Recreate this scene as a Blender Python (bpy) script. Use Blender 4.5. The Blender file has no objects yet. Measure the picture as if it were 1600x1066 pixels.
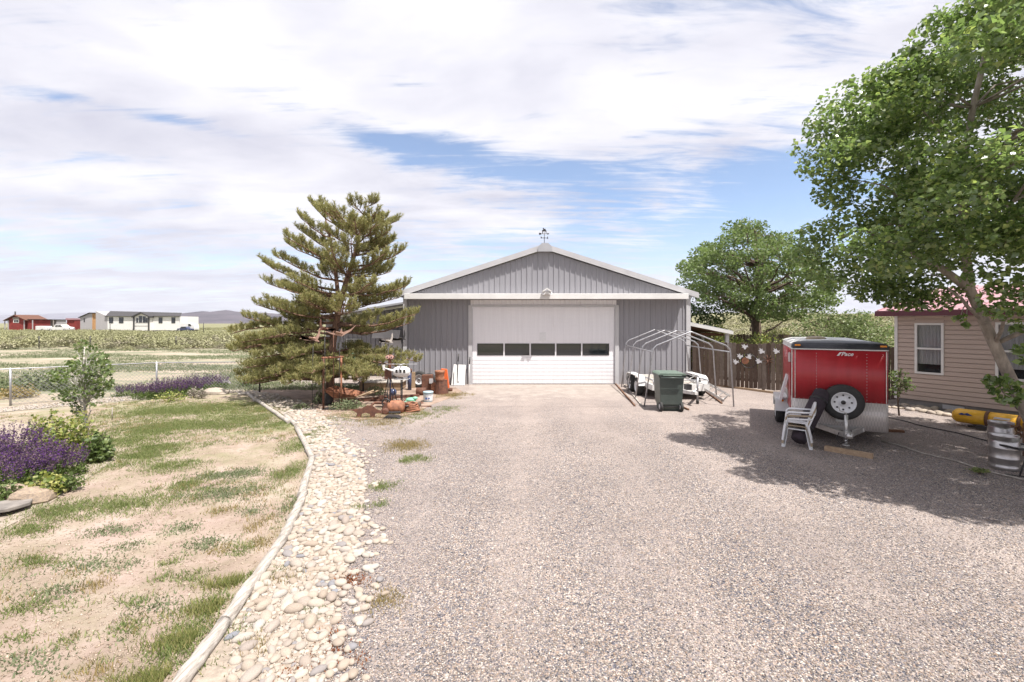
import bpy, math, random
import numpy as np
from mathutils import Vector, Matrix, Euler
R = math.radians
random.seed(7); rng = np.random.default_rng(7)
sc = bpy.context.scene
COL = sc.collection
# ------------------------------------------------------------------ camera
F = 711.0; CH = 2.4; HY = 505.0          # focal length in photo pixels, camera height, horizon row
cd = bpy.data.cameras.new('camera'); cam = bpy.data.objects.new('camera', cd); COL.objects.link(cam)
cam.location = (0, 0, CH); cam.rotation_euler = (R(90), 0, 0)
cd.sensor_width = 36; cd.lens = F/1600*36; cd.shift_y = -28/1600; cd.clip_start = .05; cd.clip_end = 30000
sc.camera = cam
# ------------------------------------------------------------------ light
sc.view_settings.view_transform = 'Standard'; sc.view_settings.look = 'None'
sc.view_settings.exposure = 1.14; sc.view_settings.gamma = 1
SUN = Vector((.30, -.30, 1)).normalized()
ld = bpy.data.lights.new('sun', 'SUN'); ld.energy = 4.2; ld.angle = R(.6); ld.color = (1, .955, .89)
lo = bpy.data.objects.new('sun', ld); COL.objects.link(lo)
lo.rotation_euler = SUN.to_track_quat('Z', 'Y').to_euler(); lo.location = (0, 0, 30)
w = bpy.data.worlds.new('World'); sc.world = w; w.use_nodes = True
nt = w.node_tree; N = nt.nodes; L = nt.links; N.clear()
def nd(t, **k):
    n = N.new(t)
    for a, b in k.items(): setattr(n, a, b)
    return n
def wm(op, a, b=None, c=None, clamp=False):
    n = nd('ShaderNodeMath', operation=op, use_clamp=clamp)
    for i, v in enumerate((a, b, c)):
        if v is None: continue
        if isinstance(v, (int, float)): n.inputs[i].default_value = v
        else: L.new(v, n.inputs[i])
    return n.outputs[0]
sky = nd('ShaderNodeTexSky', sky_type='NISHITA', sun_disc=False)
sky.sun_elevation = math.asin(SUN.z); sky.sun_rotation = math.atan2(SUN.x, SUN.y)
sky.altitude = 1600; sky.air_density = 1.0; sky.dust_density = .6; sky.ozone_density = 1.2
tc = nd('ShaderNodeTexCoord'); sp = nd('ShaderNodeSeparateXYZ'); L.new(tc.outputs['Generated'], sp.inputs[0])
dx, dy, dz = sp.outputs
az = wm('ARCTAN2', dx, dy); el = wm('ARCSINE', dz)
zz = wm('ADD', wm('MAXIMUM', dz, 0), .10)
cp = nd('ShaderNodeCombineXYZ'); L.new(wm('DIVIDE', dx, zz), cp.inputs[0]); L.new(wm('DIVIDE', dy, zz), cp.inputs[1])
def wnoise(scale, detail, rough, dist=0, sx=1, sy=1, off=0, rot=0):
    m = nd('ShaderNodeMapping'); L.new(cp.outputs[0], m.inputs[0])
    m.inputs['Scale'].default_value = (sx, sy, 1); m.inputs['Location'].default_value = (off, off*.7, off*.3); m.inputs['Rotation'].default_value = (0, 0, rot)
    n = nd('ShaderNodeTexNoise'); L.new(m.outputs[0], n.inputs['Vector'])
    n.inputs['Scale'].default_value = scale; n.inputs['Detail'].default_value = detail; n.inputs['Roughness'].default_value = rough; n.inputs['Distortion'].default_value = dist
    return n.outputs['Fac']
def azel(px, py):
    h = math.hypot(F, px-800); return math.atan2(px-800, F), math.atan2(HY-py, h)
def blob(px, py, rx, ry, tilt, amp):
    a0, e0 = azel(px, py); sa = rx/F*math.cos(a0)**2; se = ry/F*math.cos(a0)
    da = wm('SUBTRACT', az, a0); de = wm('SUBTRACT', el, e0)
    c, s = math.cos(tilt), math.sin(tilt)
    u = wm('ADD', wm('MULTIPLY', da, c/sa), wm('MULTIPLY', de, s/sa))
    v = wm('SUBTRACT', wm('MULTIPLY', de, c/se), wm('MULTIPLY', da, s/se))
    q = wm('ADD', wm('MULTIPLY', u, u), wm('MULTIPLY', v, v))
    return wm('MULTIPLY', wm('EXPONENT', wm('MULTIPLY', q, -1)), amp)
n1 = wnoise(1.1, 9, .58, .5, 1, 1.0, 3.1, .35)
n2 = wnoise(3.2, 8, .62, .8, .45, 1.3, 9.7, -.3)
cov = wm('ADD', wm('MULTIPLY', wm('SUBTRACT', n1, .5), 2.6), wm('MULTIPLY', wm('SUBTRACT', n2, .5), 2.2))
n4 = wnoise(7.5, 7, .66, 1.2, .22, 1.2, 5.5, .25)
cov = wm('ADD', wm('ADD', cov, wm('MULTIPLY', wm('SUBTRACT', n4, .5), 2.9)), .93)
blue = None
for b in [(1100, 345, 330, 60, 0, 1.05), (1230, 275, 130, 60, 0, .8), (790, 258, 190, 30, -.12, 1.5), (620, 225, 120, 20, -.12, .7), (860, 400, 330, 40, 0, .55),
          (250, 184, 190, 12, 0, 1.2), (1110, 205, 150, 30, .1, .55), (1310, 35, 110, 45, .1, .25), (60, 120, 200, 40, 0, -.7), (1000, 160, 320, 45, 0, -.45), (640, 330, 200, 30, 0, -.35), (1240, 300, 110, 90, 0, .5), (150, 400, 500, 50, 0, .5), (700, 440, 260, 40, 0, .45), (60, 160, 120, 20, 0, .3), (1250, 420, 260, 60, 0, .5)]:
    q = blob(*b); blue = q if blue is None else wm('ADD', blue, q)
cov = wm('SUBTRACT', cov, blue)
mr = nd('ShaderNodeMapRange', interpolation_type='SMOOTHSTEP'); L.new(cov, mr.inputs[0])
mr.inputs[1].default_value = -.45; mr.inputs[2].default_value = .95; mr.inputs[3].default_value = 0.06; mr.inputs[4].default_value = 1
n3 = wnoise(1.6, 6, .55, .3, .7, 1, 21.0, .1)
cr = nd('ShaderNodeValToRGB'); L.new(n3, cr.inputs[0])
cr.color_ramp.elements[0].position = .3; cr.color_ramp.elements[0].color = (3.3, 3.3, 3.9, 1)
cr.color_ramp.elements[1].position = .62; cr.color_ramp.elements[1].color = (5.0, 4.95, 5.25, 1)
hz = nd('ShaderNodeMapRange'); L.new(el, hz.inputs[0]); hz.inputs[1].default_value = -.02; hz.inputs[2].default_value = .22; hz.inputs[3].default_value = .62; hz.inputs[4].default_value = 0
mx = nd('ShaderNodeMix', data_type='RGBA'); L.new(mr.outputs[0], mx.inputs['Factor']); L.new(sky.outputs[0], mx.inputs['A']); L.new(cr.outputs[0], mx.inputs['B'])
mh = nd('ShaderNodeMix', data_type='RGBA'); L.new(hz.outputs[0], mh.inputs['Factor']); L.new(mx.outputs['Result'], mh.inputs['A']); mh.inputs['B'].default_value = (3.7, 3.75, 4.5, 1)
bg = nd('ShaderNodeBackground'); L.new(mh.outputs['Result'], bg.inputs[0]); bg.inputs[1].default_value = .095
wo = nd('ShaderNodeOutputWorld'); L.new(bg.outputs[0], wo.inputs[0])

# ------------------------------------------------------------------ helpers
def G(px, py, z=0.0):
    y = F*(CH-z)/(py-HY); return Vector(((px-800)*y/F, y, z))
def at(px, py, y): return Vector(((px-800)*y/F, y, CH+(HY-py)*y/F))
def proj(P):
    P = np.asarray(P); return 800+F*P[:, 0]/P[:, 1], HY-F*(P[:, 2]-CH)/P[:, 1]
def inpoly(x, y, poly):
    x = np.asarray(x); y = np.asarray(y); c = np.zeros(x.shape, bool); n = len(poly)
    for i in range(n):
        x1, y1 = poly[i]; x2, y2 = poly[(i+1) % n]
        if y1 == y2: continue
        c ^= ((y1 > y) != (y2 > y)) & (x < (x2-x1)*(y-y1)/(y2-y1)+x1)
    return c
def tag(o, label=None, cat=None, group=None, kind=None):
    if label: o['label'] = label
    if cat: o['category'] = cat
    if group: o['group'] = group
    if kind: o['kind'] = kind
    return o
def thing(name, label, cat, loc=(0, 0, 0), rz=0, group=None, rot=None):
    o = bpy.data.objects.new(name, None); COL.objects.link(o); o.location = loc
    o.rotation_euler = rot if rot else (0, 0, rz); o.empty_display_size = .2
    return tag(o, label, cat, group)
def copy_tree(o, parent=None):
    c = o.copy(); COL.objects.link(c)
    if parent: c.parent = parent
    for ch in [x for x in bpy.data.objects if x.parent == o]: copy_tree(ch, c)
    return c
class MB:
    def __init__(s, M=None): s.v = []; s.f = []; s.sm = []; s.M = M or Matrix()
    def add(s, vs, fs, smooth=False):
        n = len(s.v); s.v += [s.M @ Vector(p) for p in vs]
        s.f += [tuple(i+n for i in f) for f in fs]; s.sm += [smooth]*len(fs); return s
    def box(s, c, d, rot=None):
        hx, hy, hz_ = d[0]/2, d[1]/2, d[2]/2
        m = Matrix.Translation(c) @ (Euler(rot).to_matrix().to_4x4() if rot else Matrix())
        vs = [m @ Vector((a*hx, b*hy, e*hz_)) for e in (-1, 1) for b in (-1, 1) for a in (-1, 1)]
        return s.add(vs, [(0, 2, 3, 1), (4, 5, 7, 6), (0, 1, 5, 4), (2, 6, 7, 3), (0, 4, 6, 2), (1, 3, 7, 5)])
    def bb(s, x0, x1, y0, y1, z0, z1): return s.box(((x0+x1)/2, (y0+y1)/2, (z0+z1)/2), (x1-x0, y1-y0, z1-z0))
    def beam(s, a, b, wd, h=None, up=(0, 0, 1)):
        a = Vector(a); b = Vector(b); h = h or wd; d = (b-a); ln = d.length; d.normalize(); u = Vector(up)
        sd = d.cross(u)
        if sd.length < 1e-4: sd = d.cross(Vector((1, 0, 0)))
        sd.normalize(); u = sd.cross(d)
        vs = [p + sd*(i*wd/2) + u*(j*h/2) for p in (a, b) for (i, j) in ((-1, -1), (1, -1), (1, 1), (-1, 1))]
        return s.add(vs, [(0, 1, 2, 3), (7, 6, 5, 4), (0, 4, 5, 1), (1, 5, 6, 2), (2, 6, 7, 3), (3, 7, 4, 0)])
    def tube(s, pts, rad, seg=8, caps=True, smooth=True):
        pts = [Vector(p) for p in pts]; n = len(pts)
        rad = [rad]*n if isinstance(rad, (int, float)) else list(rad)
        t0 = (pts[1]-pts[0]).normalized(); ref = Vector((0, 0, 1)) if abs(t0.z) < .9 else Vector((1, 0, 0))
        a = t0.cross(ref).normalized(); vs = []
        for i, p in enumerate(pts):
            t = (pts[min(i+1, n-1)]-pts[max(i-1, 0)]).normalized()
            a = (a - t*a.dot(t)).normalized(); b = t.cross(a)
            for k in range(seg):
                g = 2*math.pi*k/seg; vs.append(p+(a*math.cos(g)+b*math.sin(g))*rad[i])
        fs = [(i*seg+k, i*seg+(k+1) % seg, (i+1)*seg+(k+1) % seg, (i+1)*seg+k) for i in range(n-1) for k in range(seg)]
        s.add(vs, fs, smooth)
        if caps:
            m = len(s.v)-len(vs)
            s.f += [tuple(m+k for k in range(seg))[::-1], tuple(m+(n-1)*seg+k for k in range(seg))]; s.sm += [False, False]
        return s
    def lathe(s, prof, c=(0, 0, 0), seg=20, axis='z', smooth=True, caps=True):
        c = Vector(c); vs = []; n = len(prof)
        for (r, h) in prof:
            for k in range(seg):
                g = 2*math.pi*k/seg; p = (r*math.cos(g), r*math.sin(g), h)
                if axis == 'y': p = (p[0], p[2], p[1])
                if axis == 'x': p = (p[2], p[0], p[1])
                vs.append(c+Vector(p))
        fs = [(i*seg+k, i*seg+(k+1) % seg, (i+1)*seg+(k+1) % seg, (i+1)*seg+k) for i in range(n-1) for k in range(seg)]
        s.add(vs, fs, smooth)
        if caps:
            m = len(s.v)-len(vs)
            s.f += [tuple(m+k for k in range(seg))[::-1], tuple(m+(n-1)*seg+k for k in range(seg))]; s.sm += [False, False]
        return s
    def ball(s, c, r, seg=14, rings=9):
        r = (r, r, r) if isinstance(r, (int, float)) else r
        vs = [Vector(c)+Vector((0, 0, -r[2]))]
        for i in range(1, rings):
            t = -math.pi/2+math.pi*i/rings
            for k in range(seg):
                g = 2*math.pi*k/seg; vs.append(Vector(c)+Vector((r[0]*math.cos(t)*math.cos(g), r[1]*math.cos(t)*math.sin(g), r[2]*math.sin(t))))
        vs.append(Vector(c)+Vector((0, 0, r[2]))); e = len(vs)-1
        fs = [(0, 1+(k+1) % seg, 1+k) for k in range(seg)]
        fs += [(1+i*seg+k, 1+i*seg+(k+1) % seg, 1+(i+1)*seg+(k+1) % seg, 1+(i+1)*seg+k) for i in range(rings-2) for k in range(seg)]
        fs += [(1+(rings-2)*seg+k, 1+(rings-2)*seg+(k+1) % seg, e) for k in range(seg)]
        return s.add(vs, fs, True)
    def prism(s, poly, y0, y1):            # outline in x-z, extruded along y
        n = len(poly); vs = [(x, y0, z) for x, z in poly]+[(x, y1, z) for x, z in poly]
        ar = sum(poly[i][0]*poly[(i+1) % n][1]-poly[(i+1) % n][0]*poly[i][1] for i in range(n))
        fs = [tuple(range(n)), tuple(range(n, 2*n))[::-1]]+[(i, i+n, (i+1) % n+n, (i+1) % n) for i in range(n)]
        if ar < 0: fs = [f[::-1] for f in fs]
        return s.add(vs, fs)
    def build(s, name, m, parent=None, origin=None, bevel=0):
        me = bpy.data.meshes.new(name); o_ = Vector(origin) if origin is not None else Vector((0, 0, 0))
        me.from_pydata([tuple(p-o_) for p in s.v], [], s.f); me.polygons.foreach_set('use_smooth', s.sm)
        me.materials.append(m); me.update()
        o = bpy.data.objects.new(name, me); COL.objects.link(o); o.location = o_
        if parent: o.parent = parent
        if bevel:
            b = o.modifiers.new('bevel', 'BEVEL'); b.width = bevel; b.segments = 2; b.limit_method = 'ANGLE'
        return o
def npmesh(name, V, Fc, m, parent=None, smooth=False):
    me = bpy.data.meshes.new(name); V = np.asarray(V, np.float32); Fc = np.asarray(Fc, np.int32); nf, k = Fc.shape
    me.vertices.add(len(V)); me.vertices.foreach_set('co', V.ravel())
    me.loops.add(nf*k); me.loops.foreach_set('vertex_index', Fc.ravel())
    me.polygons.add(nf); me.polygons.foreach_set('loop_start', np.arange(0, nf*k, k, dtype=np.int32))
    try: me.polygons.foreach_set('loop_total', np.full(nf, k, np.int32))
    except Exception: pass
    if smooth: me.polygons.foreach_set('use_smooth', np.ones(nf, bool))
    me.update(calc_edges=True); me.validate(); me.materials.append(m)
    o = bpy.data.objects.new(name, me); COL.objects.link(o)
    if parent: o.parent = parent
    return o
def sheet(name, pts, z, m, kind='structure'):
    me = bpy.data.meshes.new(name); me.from_pydata([(p[0], p[1], z) for p in pts], [], [tuple(range(len(pts)))]); me.materials.append(m)
    if me.polygons[0].normal.z < 0: me.flip_normals()
    o = bpy.data.objects.new(name, me); COL.objects.link(o); o['kind'] = kind; return o
# ------------------------------------------------------------------ materials
class NT:
    def __init__(s, name):
        s.m = bpy.data.materials.new(name); s.m.use_nodes = True; s.n = s.m.node_tree.nodes; s.l = s.m.node_tree.links
        s.b = s.n['Principled BSDF']; s.out = s.n['Material Output']
        s.tc = s.n.new('ShaderNodeTexCoord')
    def new(s, t, **k):
        n = s.n.new(t)
        for a, b in k.items(): setattr(n, a, b)
        return n
    def mapv(s, scale=(1, 1, 1), src='Object'):
        m = s.new('ShaderNodeMapping'); s.l.new(s.tc.outputs[src], m.inputs[0]); m.inputs['Scale'].default_value = scale; return m.outputs[0]
    def noise(s, scale, detail=5, rough=.6, vec=None, dist=0):
        n = s.new('ShaderNodeTexNoise'); n.inputs['Scale'].default_value = scale; n.inputs['Detail'].default_value = detail; n.inputs['Roughness'].default_value = rough; n.inputs['Distortion'].default_value = dist
        s.l.new(vec if vec else s.mapv(), n.inputs['Vector']); return n.outputs['Fac']
    def ramp(s, fac, stops, const=False):
        r = s.new('ShaderNodeValToRGB'); s.l.new(fac, r.inputs[0]); e = r.color_ramp.elements
        if const: r.color_ramp.interpolation = 'CONSTANT'
        while len(e) < len(stops): e.new(.5)
        for i, (p, c) in enumerate(stops): e[i].position = p; e[i].color = (*c, 1) if len(c) == 3 else c
        return r.outputs[0]
    def mix(s, fac, a, b, mode='MIX'):
        m = s.new('ShaderNodeMix', data_type='RGBA', blend_type=mode)
        for k, v in (('Factor', fac), ('A', a), ('B', b)):
            if isinstance(v, (int, float)): m.inputs[k].default_value = v
            elif isinstance(v, tuple): m.inputs[k].default_value = (*v, 1)
            else: s.l.new(v, m.inputs[k])
        return m.outputs['Result']
    def col(s, c): s.l.new(c, s.b.inputs['Base Color'])
    def bump(s, h, st, dist=.02):
        b = s.new('ShaderNodeBump'); b.inputs['Strength'].default_value = st; b.inputs['Distance'].default_value = dist
        s.l.new(h, b.inputs['Height']); s.l.new(b.outputs[0], s.b.inputs['Normal']); return b
def mat(name, c1, c2=None, scale=4, rough=.6, metal=0, bump=0, bscale=40, stretch=(1, 1, 1), spec=.5, pos=(.35, .65), rv=0):
    t = NT(name); c2 = c2 or tuple(x*.82 for x in c1)
    t.col(t.ramp(t.noise(scale, 6, .62, t.mapv(stretch)), [(pos[0], c2), (pos[1], c1)]))
    t.b.inputs['Roughness'].default_value = rough; t.b.inputs['Metallic'].default_value = metal; t.b.inputs['Specular IOR Level'].default_value = spec
    if bump: t.bump(t.noise(bscale, 4, .6, t.mapv(stretch)), bump, .01)
    return t.m
def leafmat(name, cols, transl=.35, rough=.5, spec=.4):
    t = NT(name); g = t.new('ShaderNodeNewGeometry'); n = len(cols)
    c = t.ramp(g.outputs['Random Per Island'], [(i/max(1, n-1), k) for i, k in enumerate(cols)])
    t.col(c); t.b.inputs['Roughness'].default_value = rough; t.b.inputs['Specular IOR Level'].default_value = spec
    tr = t.new('ShaderNodeBsdfTranslucent'); t.l.new(t.mix(.5, c, (.12, .20, .02), 'ADD'), tr.inputs[0])
    ms = t.new('ShaderNodeMixShader'); ms.inputs[0].default_value = transl
    t.l.new(t.b.outputs[0], ms.inputs[1]); t.l.new(tr.outputs[0], ms.inputs[2]); t.l.new(ms.outputs[0], t.out.inputs[0]); return t.m
PAL = [(0, (.045, .048, .065)), (.12, (.12, .122, .145)), (.3, (.25, .215, .19)), (.45, (.33, .26, .21)), (.57, (.19, .18, .185)), (.7, (.42, .355, .305)), (.84, (.30, .215, .16)), (.9, (.56, .51, .455))]
def gravel_mat(apron=False):
    t = NT('gravel'); v = t.mapv()
    def layer(sc_):
        vo = t.new('ShaderNodeTexVoronoi'); vo.inputs['Scale'].default_value = sc_; t.l.new(v, vo.inputs['Vector'])
        sp_ = t.new('ShaderNodeSeparateColor'); t.l.new(vo.outputs['Color'], sp_.inputs[0])
        return t.ramp(sp_.outputs[0], PAL, True), vo.outputs['Distance']
    c1, d1 = layer(54); c2, d2 = layer(110)
    pick = t.ramp(t.noise(14, 3, .6), [(.42, (0, 0, 0)), (.5, (1, 1, 1))])
    c = t.mix(pick, c1, c2)
    dust = t.ramp(t.noise(.55, 5, .62, t.mapv((1.9, .28, 1)), .5), [(.42, (0, 0, 0)), (.56, (.25, .25, .25)), (.68, (.75, .75, .75))])
    c = t.mix(dust, c, (.33, .285, .26))
    xy_ = t.new('ShaderNodeSeparateXYZ'); t.l.new(t.tc.outputs['Object'], xy_.inputs[0])
    def MM(op, a, b=0.0, cl=False):
        n = t.new('ShaderNodeMath', operation=op, use_clamp=cl)
        for i, q in enumerate((a, b)):
            if isinstance(q, (int, float)): n.inputs[i].default_value = q
            else: t.l.new(q, n.inputs[i])
        return n.outputs[0]
    wx_ = MM('ADD', MM('ADD', xy_.outputs[0], MM('MULTIPLY', xy_.outputs[1], -.06)), MM('MULTIPLY', MM('SUBTRACT', t.noise(.25, 3, .5), .5), 1.6)); trk = None
    for cx_, wd_ in ((-.25, .30), (1.35, .32), (3.0, .28), (4.55, .25)):
        d_ = MM('DIVIDE', MM('SUBTRACT', wx_, cx_), wd_); g_ = MM('EXPONENT', MM('MULTIPLY', MM('MULTIPLY', d_, d_), -1.0)); trk = g_ if trk is None else MM('ADD', trk, g_)
    yf_ = MM('MULTIPLY', MM('SUBTRACT', xy_.outputs[1], 7.0), .09, True)
    dm_ = MM('MULTIPLY', MM('ADD', MM('MULTIPLY', trk, .42), yf_), MM('MULTIPLY', t.noise(3.0, 7, .75), 1.35), True)
    c = t.mix(dm_, c, (.37, .315, .28))
    big = t.ramp(t.noise(.35, 6, .7), [(.3, (.76, .745, .765)), (.7, (1.11, 1.085, 1.09))])
    c = t.mix(1, c, big, 'MULTIPLY')
    if apron:
        sx_ = t.new('ShaderNodeSeparateXYZ'); t.l.new(t.tc.outputs['Object'], sx_.inputs[0])
        def M_(op, a, b):
            n = t.new('ShaderNodeMath', operation=op)
            for i, q in enumerate((a, b)):
                if isinstance(q, (int, float)): n.inputs[i].default_value = q
                else: t.l.new(q, n.inputs[i])
            return n.outputs[0]
        e1 = M_('DIVIDE', M_('SUBTRACT', sx_.outputs[1], 13.6), 2.6)
        e2 = M_('MULTIPLY', M_('SUBTRACT', 3.1, M_('ABSOLUTE', M_('SUBTRACT', sx_.outputs[0], 1.15), 0)), 1.3)
        f = M_('MINIMUM', e1, e2); f = M_('ADD', f, M_('MULTIPLY', M_('SUBTRACT', t.noise(1.1, 8, .75), .5), 2.2))
        mk = t.ramp(f, [(.25, (0, 0, 0)), (.7, (1, 1, 1))])
        cc_ = t.ramp(t.noise(2.2, 8, .7), [(.3, (.27, .235, .21)), (.5, (.35, .30, .27)), (.7, (.42, .365, .33))])
        c = t.mix(mk, c, cc_)
    t.col(c); t.b.inputs['Roughness'].default_value = .9; t.b.inputs['Specular IOR Level'].default_value = .2
    b = t.bump(d1, .9, .02); b.invert = True
    return t.m
def soil_mat():
    t = NT('dry_soil')
    c = t.ramp(t.noise(1.3, 8, .7), [(.3, (.23, .168, .14)), (.5, (.345, .262, .225)), (.7, (.44, .358, .318))])
    g = t.ramp(t.noise(.8, 9, .78), [(.40, (0, 0, 0)), (.60, (1, 1, 1))])
    sx_ = t.new('ShaderNodeSeparateXYZ'); t.l.new(t.tc.outputs['Object'], sx_.inputs[0])
    mr_ = t.new('ShaderNodeMapRange'); t.l.new(sx_.outputs[1], mr_.inputs[0]); mr_.inputs[1].default_value = 6.5; mr_.inputs[2].default_value = 10.5; mr_.inputs[3].default_value = .42; mr_.inputs[4].default_value = .92
    f = t.new('ShaderNodeMath', operation='MULTIPLY'); t.l.new(g, f.inputs[0]); t.l.new(mr_.outputs[0], f.inputs[1])
    gc = t.ramp(t.noise(18, 6, .75), [(.3, (.11, .13, .055)), (.5, (.20, .205, .10)), (.72, (.32, .28, .19))])
    t.col(t.mix(f.outputs[0], c, gc)); t.b.inputs['Roughness'].default_value = .95; t.b.inputs['Specular IOR Level'].default_value = .1
    t.bump(t.noise(20, 10, .8), .7, .035); return t.m
def field_mat():
    t = NT('rangeland')
    c = t.ramp(t.noise(.5, 8, .7, t.mapv((.35, 1, 1))), [(.3, (.15, .16, .10)), (.46, (.22, .215, .15)), (.56, (.33, .275, .215)), (.72, (.45, .38, .32))])
    sx_ = t.new('ShaderNodeSeparateXYZ'); t.l.new(t.tc.outputs['Object'], sx_.inputs[0])
    mr_ = t.new('ShaderNodeMapRange'); t.l.new(sx_.outputs[1], mr_.inputs[0]); mr_.inputs[1].default_value = 38; mr_.inputs[2].default_value = 60; mr_.inputs[3].default_value = 0; mr_.inputs[4].default_value = .8
    far = t.ramp(t.noise(.03, 8, .75), [(.35, (.13, .14, .07)), (.65, (.22, .21, .12))])
    t.col(t.mix(mr_.outputs[0], c, far)); t.b.inputs['Roughness'].default_value = .95; t.b.inputs['Specular IOR Level'].default_value = .1
    t.bump(t.noise(9, 8, .7), .8, .06); return t.m
def rnd_mat(name, stops, rough=.8, bump=.4, bscale=25, spec=.25):
    t = NT(name); oi = t.new('ShaderNodeObjectInfo'); g = t.new('ShaderNodeNewGeometry')
    a = t.new('ShaderNodeMath', operation='ADD'); t.l.new(oi.outputs['Random'], a.inputs[0]); t.l.new(g.outputs['Random Per Island'], a.inputs[1])
    fr = t.new('ShaderNodeMath', operation='FRACT'); t.l.new(a.outputs[0], fr.inputs[0])
    c = t.ramp(fr.outputs[0], stops); c = t.mix(1, c, t.ramp(t.noise(9, 5, .6), [(.3, (.8, .79, .77)), (.7, (1.1, 1.1, 1.1))]), 'MULTIPLY')
    t.col(c); t.b.inputs['Roughness'].default_value = rough; t.b.inputs['Specular IOR Level'].default_value = spec
    t.bump(t.noise(bscale, 5, .6), bump, .01); return t.m
def glass_mat(name, c=(.02, .025, .03), rough=.04):
    t = NT(name); t.b.inputs['Base Color'].default_value = (*c, 1); t.b.inputs['Roughness'].default_value = rough; t.b.inputs['Specular IOR Level'].default_value = .8; return t.m
M = {}
M['gravel'] = gravel_mat(); M['soil'] = soil_mat(); M['field'] = field_mat()
M['pebble'] = rnd_mat('pebble', [(p, tuple(q*.9 for q in c)) for p, c in PAL], .85, .1)
M['river'] = rnd_mat('river_stone', [(0, (.34, .285, .235)), (.3, (.41, .365, .315)), (.5, (.30, .245, .20)), (.75, (.385, .355, .325)), (.92, (.30, .25, .215)), (1, (.19, .195, .22))], .8, .35, 30)
M['rock'] = rnd_mat('field_rock', [(0, (.34, .29, .24)), (.5, (.42, .35, .29)), (1, (.26, .235, .22))], .9, .6, 12)
M['bedding'] = mat('rock_bedding', (.36, .30, .245), (.22, .18, .145), 14, .95, bump=.8, bscale=60)
M['concrete'] = mat('concrete', (.36, .305, .27), (.27, .235, .21), 2.5, .9, bump=.35, bscale=60)
M['footing'] = mat('footing', (.25, .24, .235), (.18, .172, .165), 3, .9, bump=.3)
M['log'] = mat('weathered_wood', (.47, .43, .39), (.22, .19, .165), 6, .85, bump=.6, bscale=20, stretch=(8, .8, 8))
M['bark'] = mat('bark', (.17, .12, .09), (.07, .05, .04), 8, .95, bump=.9, bscale=22, stretch=(2, 2, .5))
M['pinebark'] = mat('pine_bark', (.24, .14, .095), (.10, .06, .045), 9, .95, bump=.8, bscale=22, stretch=(2, 2, .6))
M['palebark'] = mat('pale_bark', (.36, .31, .26), (.19, .16, .135), 7, .9, bump=.7, bscale=18, stretch=(1.5, 1.5, .5))
M['birch'] = mat('white_bark', (.55, .53, .49), (.2, .18, .16), 14, .8, bump=.3)
M['steelwall'] = mat('grey_steel_cladding', (.285, .285, .325), (.25, .25, .285), 1.2, .42, .0, stretch=(3, 3, .5), spec=.5)
M['trim'] = mat('pale_steel_trim', (.48, .475, .49), (.42, .415, .43), 2, .4)
M['white'] = mat('white_paint', (.68, .67, .66), (.60, .59, .58), 2, .5)
M['door'] = mat('white_door', (.70, .69, .72), (.64, .63, .66), 1.5, .45, stretch=(.5, 1, 2))
M['roofsteel'] = mat('roof_steel', (.42, .42, .44), (.36, .36, .38), 2, .35, .3)
M['glass'] = glass_mat('window_glass'); M['dark'] = mat('dark_interior', (.03, .028, .026), rough=.8)
M['black'] = mat('black_metal', (.02, .02, .022), (.035, .03, .03), 9, .5)
M['rubber'] = mat('tyre_rubber', (.022, .022, .024), (.04, .038, .036), 9, .8, bump=.2)
M['galv'] = mat('galvanised_pipe', (.44, .44, .46), (.32, .32, .34), 14, .38, .65)
M['alu'] = mat('aluminium', (.62, .61, .60), (.46, .45, .44), 8, .35, .7)
M['rust'] = mat('rusty_steel', (.16, .068, .042), (.075, .035, .025), 12, .85, bump=.4, bscale=50)
M['rustor'] = mat('orange_rust', (.36, .155, .085), (.15, .065, .04), 10, .8, bump=.3)
M['orange'] = mat('orange_plastic', (.70, .13, .03), rough=.5)
M['tanwood'] = mat('pale_board', (.40, .29, .19), (.28, .19, .12), 5, .8, bump=.3, stretch=(.6, 6, 6))
M['fencewood'] = rnd_mat('fence_board', [(0, (.085, .06, .048)), (.35, (.125, .09, .07)), (.6, (.16, .13, .11)), (.85, (.10, .068, .05)), (1, (.20, .17, .15))], .9, .5, 14)
M['bin'] = mat('green_plastic', (.07, .088, .08), (.055, .07, .064), 3, .42)
M['binlid'] = mat('green_lid', (.13, .17, .14), (.10, .14, .115), 3, .45)
M['red'] = mat('red_paint', (.56, .028, .038), (.46, .024, .03), 1.6, .3)
M['redwood'] = mat('barn_red', (.24, .03, .025), (.16, .022, .02), 1.2, .8)
M['capblack'] = mat('nose_cap', (.03, .032, .042), (.05, .05, .06), 6, .5)
M['amber'] = mat('amber_lens', (.75, .25, .01), rough=.25)
M['plastic'] = mat('white_plastic', (.72, .72, .74), (.66, .66, .68), 5, .4)
M['tanplastic'] = mat('tan_plastic', (.38, .30, .21), rough=.5)
M['fabric'] = mat('dark_fabric', (.045, .032, .042), (.028, .02, .026), 10, .9, bump=.4)
M['siding'] = mat('tan_siding', (.47, .37, .325), (.44, .345, .30), 2, .6, stretch=(.4, 1, 3))
M['burg'] = mat('burgundy_trim', (.115, .025, .04), rough=.5); M['pinkroof'] = mat('red_metal_roof', (.38, .20, .22), (.44, .26, .28), 1, .4, .2)
M['yellow'] = mat('yellow_vinyl', (.78, .43, .03), (.70, .37, .025), 3, .42)
M['keg'] = mat('keg_steel', (.52, .50, .49), (.38, .36, .36), 6, .3, .85, bump=.1)
M['blue'] = mat('blue_paint', (.04, .09, .28), rough=.4); M['navy'] = mat('navy_ball', (.05, .06, .12), rough=.2)
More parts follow.
